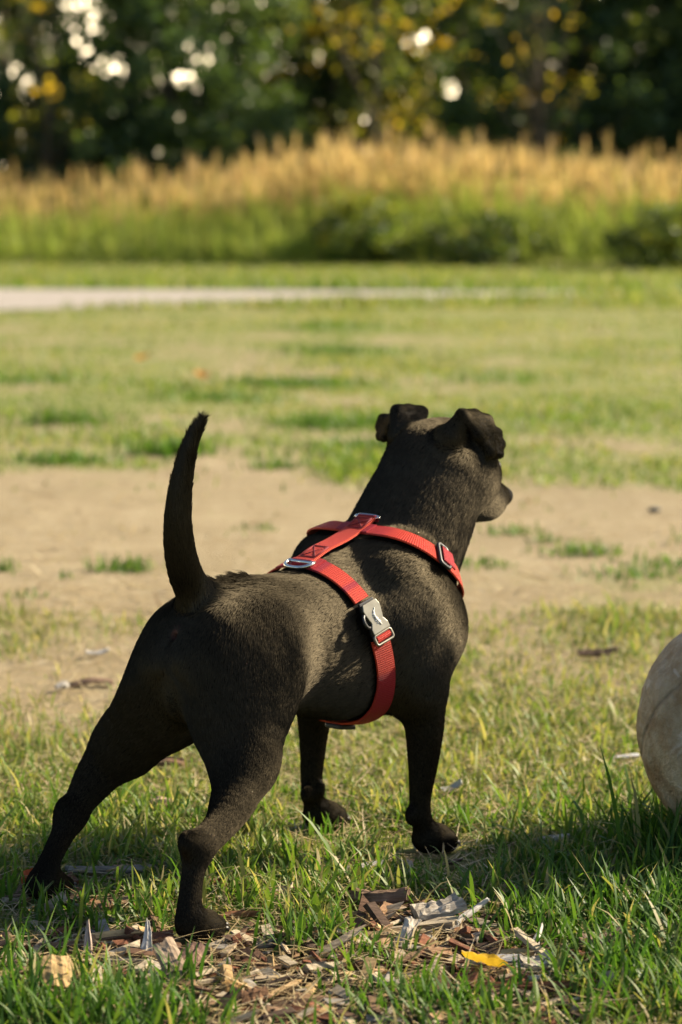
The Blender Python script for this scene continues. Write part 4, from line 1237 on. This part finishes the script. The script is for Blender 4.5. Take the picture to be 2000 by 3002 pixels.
# ------------------------------------------------------------------ bushes and trees
MAT_LEAF = leaf_mat("tree_leaf", [(.0, (.040, .078, .040)), (.4, (.085, .135, .058)), (.65, (.16, .20, .050)), (.85, (.27, .26, .042)), (1., (.62, .42, .05))], .5, .45, .35, (1.3, 1.25, .4))
n = NT("bark")
pos = n.n("TexCoord").outputs["Object"]
mp = n.n("Mapping"); mp.inputs["Scale"].default_value = (6, 6, 1.2); n.t.links.new(pos, mp.inputs[0])
c = n.ramp(n.noise(mp.outputs[0], 3, 6, .7), [(.3, (.035, .027, .020)), (.7, (.11, .085, .06))])
MAT_BARK = n.end(n.pbsdf(c, .9, bump=n.bump(n.noise(mp.outputs[0], 5, 5), .8, .03)))

def leaf_cloud(cl, crad, per, size, tint, seed, flat=.75):
    """leaf-sized folded faces gathered in clumps: cl (n,3) centres"""
    r = np.random.default_rng(seed)
    nC = len(cl); N = nC * per
    ci = np.repeat(np.arange(nC), per)
    d = r.normal(size=(N, 3)); d /= np.linalg.norm(d, axis=1, keepdims=True)
    P = cl[ci] + d * (crad[ci] * r.random(N) ** .45)[:, None] * np.array([1, 1, flat])
    a = r.normal(size=(N, 3)); a[:, 2] *= .5; a /= np.linalg.norm(a, axis=1, keepdims=True)
    b = np.cross(a, r.normal(size=(N, 3))); b /= np.linalg.norm(b, axis=1, keepdims=True)
    nn = np.cross(a, b)
    L = (size * r.uniform(.6, 1.3, N))[:, None]; Wd = L * .36
    tip, mid1, mid2, base = P + a * L * .5, P + b * Wd - nn * L * .06, P - b * Wd - nn * L * .06, P - a * L * .5
    V = np.stack([base, mid1, tip, mid2], 1).reshape(-1, 3)
    o = (np.arange(N) * 4)[:, None]
    Fq = o + np.array([[0, 1, 2, 3]])
    t = np.clip(tint[ci] + r.normal(0, .07, N), 0, 1)
    return V, Fq, np.repeat(t, 4)

def make_tree(name, label, x, y, h, rad, low, n_cl, per, size, tint, seed, thin=None, group=None, trunk_r=.16, yellow=0.0):
    r = np.random.default_rng(seed)
    root = empty(name, (x, y, 0))
    lab(root, label, "tree" if h > 3 else "bush", group)
    lean = r.normal(0, .03, 2)
    mb = MB()
    tp = [(lean[0] * z_ + .06 * math.sin(z_ * 1.3 + seed), lean[1] * z_ + .05 * math.cos(z_ * 1.1 + seed), z_) for z_ in np.linspace(-.1, h * .8, 9)]
    v, f = tube(tp, list(np.linspace(trunk_r * 1.3, trunk_r * .2, 9)), 9); mb.add(v, f)
    cl, cr = [], []
    tries = 0
    while len(cl) < n_cl and tries < n_cl * 30:
        tries += 1
        z_ = low + (h - low) * r.random() ** (1.25 if h > 3 else 1.0)
        q = (z_ - low) / (h - low)
        rr = rad * (.55 + .75 * math.sin(math.pi * min(1, q * .85 + .16))) * .8
        a = r.uniform(0, 6.283); d = rr * r.random() ** .42
        p = np.array([d * math.cos(a), d * math.sin(a), z_])
        if thin is not None and r.random() < thin(p[0] + x, p[2]): continue
        cl.append(p); cr.append(r.uniform(.35, .75) * (rad / 3.2) ** .5)
    cl, cr = np.array(cl), np.array(cr)
    for p in cl[:: max(1, len(cl) // 16)]:
        z0_ = max(.25 * h if h > 3 else .1, p[2] * .62)
        i = min(8, int(z0_ / (h * .8) * 8))
        s = np.array(tp[i]); m = (s + p) / 2 + np.array([0, 0, .15 * h / 8])
        v, f = tube([tuple(s), tuple(m), tuple(p)], [trunk_r * .35, trunk_r * .2, trunk_r * .06], 6); mb.add(v, f)
    mb.build("trunk", MAT_BARK, root)
    tn = np.clip(tint + r.normal(0, .09, len(cl)), 0, 1)
    if yellow: tn = np.where(r.random(len(cl)) < yellow, r.uniform(.8, 1, len(cl)), tn)
    v, f, t = leaf_cloud(cl, cr, per, size, tn, seed + 1)
    mesh_np("crown", v, f, MAT_LEAF, root, False, {"tint": t})
    return root

def gapfn(holes):
    def fn(X, Z):
        k = 0.0
        for cx, cz, rx, rz, s in holes: k = max(k, s * math.exp(-((X - cx) / rx) ** 2 - ((Z - cz) / rz) ** 2))
        return k
    return fn
holes = gapfn([(-6.2, 4.3, 1.6, .7, .52), (-4.4, 4.0, .6, .45, .5), (6.0, 4.2, .5, .35, .6), (4.9, 4.4, .4, .3, .5), (3.0, 4.3, 1.6, .8, .44), (0.5, 3.9, 1.6, 1.0, .46), (-2.8, 4.3, .7, .5, .46), (.3, 3.0, .35, .6, .55)])
TREES = [  # label, x, y, h, rad, low, clumps, tint, yellow
    ("dark broadleaf tree at the far left end of the row, half out of the photo", -11.5, 50, 7.3, 3.4, .15, 150, .28, .02),
    ("dark tree with sky glinting through its crown at the upper left", -6.9, 51, 6.8, 3.0, .15, 120, .35, .03),
    ("dense dark green tree right of the bright sky gap, its crown reaching the tall grass", -3.4, 49, 7.3, 2.6, .15, 150, .25, .0),
    ("tree with yellowing leaves in the middle of the row, above the tail of the dog", -.4, 53, 6.8, 2.8, .15, 120, .42, .12),
    ("tree with scattered golden leaves and gaps, above the head of the dog", 2.6, 54, 7.3, 2.9, .15, 120, .42, .12),
    ("dense dark tree right of the golden-leaved trees, low crown over the tall grass", 5.0, 49.5, 6.8, 2.7, .15, 150, .27, .0),
    ("dark tree near the right edge with small bright gaps in the crown", 8.0, 50.5, 7.3, 3.0, .15, 140, .30, .02),
    ("dark broadleaf tree at the far right end of the row, half out of the photo", 12.0, 50, 7.3, 3.3, .15, 150, .28, .0),
]
for i, (lb, x, y, h, rad, low, ncl, tn, yl) in enumerate(TREES):
    make_tree("broadleaf_tree", lb, x, y, h, rad, low, int(ncl * 2.1), 112, .165, tn + .06, 700 + 10 * i, holes, "trees in a row behind the tall grass", .17, yl)
BACK = [(-15, 60, .3, .0), (-9.5, 62, .35, .05), (-2.2, 61, .4, .06), (1.2, 63, .55, .35), (4.2, 62, .5, .2), (7.2, 60, .35, .03), (11, 62, .3, .0), (15.5, 60, .3, .0)]
for i, (x, y, tn, yl) in enumerate(BACK):
    make_tree("broadleaf_tree", "blurred tree of the second row, showing only through gaps in the front trees", x, y, 8.6, 3.2, .3, 240, 90, .20, tn + .05, 900 + 10 * i, holes, "second row of trees", .18, yl)
make_tree("slender_tree", "slender tree with sparse golden leaves before the dark row, above the withers of the dog", .7, 45.2, 6.4, 1.9, 2.4, 60, 9, .135, .86, 1051, None, None, .05)
make_tree("slender_tree", "thin young tree with few golden leaves before the dark row, above the dog's nose", 3.6, 46.0, 6.0, 1.3, 2.9, 30, 9, .13, .86, 1061, None, None, .045)
make_tree("slender_tree", "thin young tree with few yellow-green leaves at the far left before the dark row", -5.6, 46.0, 5.8, 1.2, 2.0, 22, 14, .16, .84, 1071, None, None, .045)
def copy_tree(o, loc, rz, label, group):
    c_ = o.copy(); COL.objects.link(c_); c_.location = loc; c_.rotation_euler = (0, 0, rz)
    c_["label"] = label; c_["group"] = group
    for ch in o.children:
        d_ = ch.copy(); COL.objects.link(d_); d_.parent = c_
SRC = [o for o in COL.objects if o.name.startswith("broadleaf_tree")]
for i, (x, y) in enumerate([(-16.5, 51), (-20.5, 49), (-25, 51), (-21, 60), (-27, 59), (16.5, 50), (21, 51), (25.5, 49), (21, 60), (27, 60)]):
    copy_tree(SRC[(3 * i) % 8 if i % 3 else 0], (x, y, 0), 1.3 * i + .6, "dark tree further along the row, outside the photo", "trees further along the row")
for i, (lb, x, y, h, rad, ncl, tn) in enumerate([
        ("dark rounded shrub at the far left foot of the trees, under the bright gap", -7.4, 47.0, 3.0, 1.7, 60, .22),
        ("dark rounded shrub behind the golden plumes, straight above the dog's tail", -4.3, 47.2, 3.1, 1.8, 64, .26),
        ("grey green rounded shrub under the trees, between the dog's tail and head", -1.9, 47.0, 2.9, 1.6, 60, .36),
        ("dark arching shrub under the trees, straight above the dog's head", 2.3, 47.2, 2.9, 1.6, 60, .34),
        ("dark rounded shrub at the foot of the trees, right of the dog's nose", 5.0, 47.0, 3.1, 1.8, 64, .26),
        ("dark rounded shrub at the far right foot of the tree row", 8.0, 47.2, 3.0, 1.7, 60, .24)]):
    make_tree("shrub", lb, x, y, h, rad, .1, ncl, 60, .14, tn, 1180 + 10 * i, None, "shrubs at the foot of the trees", .05)
for i, (lb, x, dy, h, rad, ncl, tn) in enumerate([
        ("low leafy green bush before the tall grass, straight above the withers of the dog", .35, .25, 1.0, .75, 46, .60),
        ("dark low bush in the shaded hollow of the tall grass", 2.2, .75, .70, 1.0, 46, .52),
        ("dark green bush in the tall grass near the right edge", 4.6, .5, .9, .75, 40, .58)]):
    make_tree("bush", lb, x, float(edge_y(np.array(x))) + dy, h, rad, .1, ncl, 46, .11, tn, 1100 + 10 * i, None, "bushes at the front of the tall grass", .03)
# ------------------------------------------------------------------ weathered ball
n = NT("weathered_ball")
pos = n.n("TexCoord").outputs["Object"]
n1, n2, n3 = n.noise(pos, 7, 6, .65), n.noise(pos, 22, 6, .7), n.noise(pos, 120, 4, .7)
c = n.ramp(n2, [(.25, (.30, .225, .13)), (.5, (.47, .395, .27)), (.75, (.62, .57, .46))])
c = n.mix(n.ramp(n1, [(.44, 0.0), (.58, .85)]), c, (.24, .145, .065))
c = n.mix(n.ramp(n.noise(pos, 10, 4, .6, 1.5), [(.54, 0.0), (.64, .75)]), c, (.72, .70, .65))
vd = n.n("VectorMath", operation='DISTANCE'); n.t.links.new(pos, vd.inputs[0]); vd.inputs[1].default_value = (.05, -.13, -.10)
rg = n.math('PINGPONG', n.math('ADD', vd.outputs["Value"], n.math('MULTIPLY', n.noise(pos, 9, 2), .018)), .062)
crack = n.ramp(rg, [(0.0, 1.0), (.0018, .8), (.0035, 0.0)])
c = n.mix(n.math('MULTIPLY', crack, .42), c, (.055, .042, .030))
vo = n.n("TexVoronoi", feature='DISTANCE_TO_EDGE'); vo.inputs["Scale"].default_value = 13; n.t.links.new(pos, vo.inputs["Vector"])
cr2 = n.math('MULTIPLY', n.ramp(vo.outputs["Distance"], [(0.0, 1.0), (.035, 0.0)]), n.ramp(n1, [(.45, 1.0), (.55, 0.0)]))
c = n.mix(n.math('MULTIPLY', cr2, .14), c, (.08, .06, .042))
hh = n.math('SUBTRACT', n.math('ADD', n3, n.math('MULTIPLY', n2, .8)), n.math('MULTIPLY', n.math('ADD', crack, n.math('MULTIPLY', cr2, .1)), .4))
MAT_BALL = n.end(n.pbsdf(c, .9, spec=.15, bump=n.bump(hh, 1.0, .009)))
v, f = ico((0, 0, 0), BALL_R, 96, 64)
v = np.array(v); dn = v / BALL_R
v = v + dn * (.0016 * (fbm(dn[:, 0] * 11 + dn[:, 2] * 9, dn[:, 1] * 11 - dn[:, 2] * 5, 83, 4) - .5) * 2)[:, None]
v = v + dn * (.0035 * (fbm(dn[:, 0] * 3 + dn[:, 2] * 2, dn[:, 1] * 3 - dn[:, 2], 81, 4) - .5) * 2)[:, None]
ball = mesh_np("ball", v, f, MAT_BALL)
ball.location = BALL_C
lab(ball, "weathered grey-tan ball with curved cracks and brown stains, in long grass", "ball")

# ------------------------------------------------------------------ wood chips, bark and leaves
n = NT("wood_chip")
pos = n.n("TexCoord").outputs["Object"]
mp = n.n("Mapping"); mp.inputs["Scale"].default_value = (30, 260, 260); n.t.links.new(pos, mp.inputs[0])
g1_ = n.noise(mp.outputs[0], 1.0, 5, .7); g2_ = n.noise(pos, 160, 3, .6)
tintc = n.attr("col", 1)
dk = n.mix(1.0, tintc, (.42, .37, .33), 'MULTIPLY')
c = n.mix(n.ramp(g1_, [(.32, 1.0), (.62, 0.0)]), tintc, dk)
c = n.mix(n.ramp(g2_, [(.60, 0.0), (.75, .35)]), c, (.10, .065, .04))
MAT_CHIP = n.end(n.pbsdf(c, .85, spec=.2, bump=n.bump(g1_, .7, .0025)))

def chip_mesh(L, W, T, seed, rough=1.0, nx=12, ny=7, point=0.0):
    """split piece of wood: ragged ends, ridged faces, tapering thickness; length along x"""
    r = np.random.default_rng(seed)
    e0 = -L / 2 + L * .16 * rough * (np.convolve(r.random(ny + 2), [.25, .5, .25], 'same')[1:-1] - .2)
    e1 = L / 2 - L * .20 * rough * (np.convolve(r.random(ny + 2), [.25, .5, .25], 'same')[1:-1] - .2)
    ridge = r.normal(0, .16, ny) * T * rough
    us = np.linspace(0, 1, nx)
    wv = 1 + .16 * rough * (np.interp(us, np.linspace(0, 1, 5), r.random(5)) - .5) * 2
    wv = wv * (1 - point * us ** 1.5)
    sh = W * .10 * rough * (np.interp(us, np.linspace(0, 1, 4), r.random(4)) - .5)
    bend = T * r.normal(0, .5) * rough
    top, bot = [], []
    for i in range(nx):
        for j in range(ny):
            x = e0[j] + (e1[j] - e0[j]) * us[i]
            yv = (j / (ny - 1) - .5) * W * wv[i] + sh[i]
            th = T * (1 - .5 * abs(us[i] - .5) * rough)
            zc = bend * (4 * (us[i] - .5) ** 2)
            edge = .55 if j in (0, ny - 1) else 1.0
            top.append((x, yv, zc + th * .5 * edge + ridge[j] * edge + r.normal(0, .05) * T))
            bot.append((x, yv, zc - th * .5 * edge + r.normal(0, .05) * T))
    V = top + bot; o = nx * ny
    Fq = []
    for i in range(nx - 1):
        for j in range(ny - 1):
            a = i * ny + j
            Fq.append((a, a + ny, a + ny + 1, a + 1)); Fq.append((o + a, o + a + 1, o + a + ny + 1, o + a + ny))
    for i in range(nx - 1):
        a = i * ny; Fq.append((a, o + a, o + a + ny, a + ny)); a += ny - 1; Fq.append((a, a + ny, o + a + ny, o + a))
    for j in range(ny - 1):
        a = j; Fq.append((a, a + 1, o + a + 1, o + a)); a = (nx - 1) * ny + j; Fq.append((a, o + a, o + a + 1, a + 1))
    return np.array(V), Fq

def chip(name, label, cat, x, y, L, W, T, yaw, col, seed, pitch=0.0, roll=0.0, z=None, rough=1.0, point=0.0, group="wood chips lying in the grass"):
    V, Fq = chip_mesh(L, W, T, seed, rough, point=point)
    r = np.random.default_rng(seed + 5)
    cc = np.array(col)[None] * (1 + .12 * r.normal(size=(len(V), 1)))
    o = mesh_np(name, V, Fq, MAT_CHIP, None, False, {"col": np.clip(cc, 0, 1)})
    zz = float(ground_z(np.array([x]), np.array([y]))[0]) + (T * .5 + .004 if z is None else z)
    zz += abs(math.sin(math.radians(pitch))) * L * .42
    o.location = (x, y, zz)
    o.rotation_euler = (math.radians(roll), math.radians(-pitch), math.radians(yaw))
    return lab(o, label, cat, group)
for i, (nm, lb, x, y, L, W, T, yaw, col, pitch, roll, z) in enumerate(CH):
    chip(nm, lb, {"wood_chip": "wood chip", "wood_splinter": "splinter", "bark_chip": "bark chip", "wood_plank": "wood piece", "stick": "stick", "bark_lump": "bark", "bark_strip": "bark", "wood_knot": "wood knot"}[nm], x, y, L, W, T, yaw, col, 1300 + i, pitch, roll, z, 1.0, .75 if nm == "wood_splinter" else 0.0)

# loose mulch: hundreds of small pieces nobody could count
r = np.random.default_rng(1500)
N = 9000
y = r.uniform(1.75, 2.75, N); x = r.uniform(-1, 1, N) * .8
mu = mulch_at(x, y)
k = (r.random(N) < mu * 1.3 + .06) & off_paws(x, y, .03); x, y = x[k], y[k]; N = len(x)
L = np.clip(r.gamma(2.4, .0075, N), .005, .05); L = np.where(r.random(N) < .12, L * 1.9, L); W = np.clip(L * r.uniform(.10, .65, N), .0018, .010); T = np.clip(W * r.uniform(.2, .6, N), .001, .006)
un = np.array([(-1, -1, -1), (1, -1, -1), (1, 1, -1), (-1, 1, -1), (-1, -1, 1), (1, -1, 1), (1, 1, 1), (-1, 1, 1)], float) * .5
B = un[None] * np.stack([L, W, T], 1)[:, None]
B = B + r.normal(size=B.shape) * np.stack([L * .09, W * .12, T * .12], 1)[:, None]
yaw, pit, rol = r.uniform(0, 6.28, N), r.normal(0, .22, N), r.normal(0, .3, N)
def rotm(B, ang, ax):
    i, j = [(1, 2), (2, 0), (0, 1)][ax]
    c_, s_ = np.cos(ang)[:, None], np.sin(ang)[:, None]
    o = B.copy(); o[..., i] = B[..., i] * c_ - B[..., j] * s_; o[..., j] = B[..., i] * s_ + B[..., j] * c_
    return o
B = rotm(rotm(rotm(B, rol, 0), pit, 1), yaw, 2)
B = B + np.stack([x, y, ground_z(x, y) + T * .5 + r.uniform(.001, .010, N)], 1)[:, None]
fc = np.array([(0, 3, 2, 1), (4, 5, 6, 7), (0, 1, 5, 4), (1, 2, 6, 5), (2, 3, 7, 6), (3, 0, 4, 7)])
Fq = ((np.arange(N) * 8)[:, None, None] + fc[None]).reshape(-1, 4)
pal = np.array([TAN, TAN, PALE, PALE, GREY, (.46, .36, .24), BARK, BARK, RED, RED, DARK, DARK, (.30, .18, .10), (.36, .23, .13), (.14, .08, .05)])
cc = pal[r.integers(0, len(pal), N)] * r.uniform(.65, 1.15, (N, 1))
mul = mesh_np("bark_mulch", B.reshape(-1, 3), Fq, MAT_CHIP, None, False, {"col": np.repeat(cc, 8, 0)})
lab(mul, "loose brown bark mulch and wood shreds between the grass", "bark mulch", kind="stuff")

# fallen leaves
def leaf(name, label, x, y, L, W, yaw, col, fold, curl, seed, z=.012, roll=0):
    r = np.random.default_rng(seed)
    V, Fq = [], []
    nx, ny = 12, 6
    for i in range(nx + 1):
        u = i / nx
        w = W * .5 * math.sin(math.pi * min(1, u * .96 + .02)) ** .8 * (1 - .25 * u)
        for j in range(-ny, ny + 1):
            v = j / ny
            zz = abs(v) * w * fold + curl * L * (u - .3) ** 2 + .0012 * math.sin(9 * u + 4 * v + seed) + .0008 * math.sin(26 * u)
            V.append((u * L - L / 2, v * w * math.sqrt(max(.05, 1 - .35 * fold ** 2)), zz))
    k = 2 * ny + 1
    for i in range(nx):
        for j in range(k - 1): Fq.append((i * k + j, (i + 1) * k + j, (i + 1) * k + j + 1, i * k + j + 1))
    n = NT(name + "_skin")
    pos = n.n("TexCoord").outputs["Object"]
    c = n.ramp(n.noise(pos, 120, 4, .6), [(.3, tuple(a * .72 for a in col)), (.7, col)])
    pb = n.pbsdf(c, .55, spec=.3)
    tr = n.n("BsdfTranslucent"); n.t.links.new(c, tr.inputs[0])
    mx = n.n("MixShader"); mx.inputs[0].default_value = .35
    n.t.links.new(pb, mx.inputs[1]); n.t.links.new(tr.outputs[0], mx.inputs[2])
    o = mesh_np(name, V, Fq, n.end(mx.outputs[0]))
    v, f = tube([(-L / 2 - .016, .002, -.004), (-L / 2 - .006, .0005, -.001), (-L / 2 + .004, 0, curl * L * .09)], .0007, 6)
    mesh_np("stalk", v, f, MAT_STRAWLEAF, o)
    o.location = (x, y, float(ground_z(np.array([x]), np.array([y]))[0]) + z)
    o.rotation_euler = (math.radians(roll), 0, math.radians(yaw))
    return lab(o, label, "fallen leaf")
n = NT("leaf_stalk"); MAT_STRAWLEAF = n.end(n.pbsdf((.40, .24, .05), .6))
leaf("fallen_leaf", "bright yellow folded leaf on a grey plank piece at the lower right", .142, 2.322, .046, .030, 172, (.78, .50, .035), .75, .5, 3, .016, 12)
leaf("fallen_leaf", "crumpled orange-red leaf in the grass beside the stretched hind paw", -.352, 2.66, .030, .026, 60, (.50, .095, .025), 1.0, .8, 8, .006, 20)
for i, (lb, x, y, col) in enumerate([("small orange leaf on the lawn left of the tail", -1.0, 12.2, (.55, .26, .04)), ("orange leaf on the lawn beyond the tail tip", -.62, 10.8, (.55, .24, .04))]):
    leaf("fallen_leaf", lb, x, y, .10, .08, 40 + 70 * i, col, .5, .6, 20 + i, .05)

v, f = ico((0, 0, 0), .012, 16, 10, (1.3, 1, .6))
v = np.array(v); v = v * (1 + .25 * (fbm(v[:, 0] * 60 + v[:, 2] * 40, v[:, 1] * 60, 91, 3) - .5))[:, None]
n = NT("dark_stone"); MAT_STONE = n.end(n.pbsdf((.045, .05, .055), .8))
st_ = mesh_np("stone", v, f, MAT_STONE); st_.location = (.805, 6.17, float(ground_z(np.array([.805]), np.array([6.17]))[0]) + .006)
lab(st_, "small dark stone alone on the bare sandy strip, beyond the dog's nose", "stone")
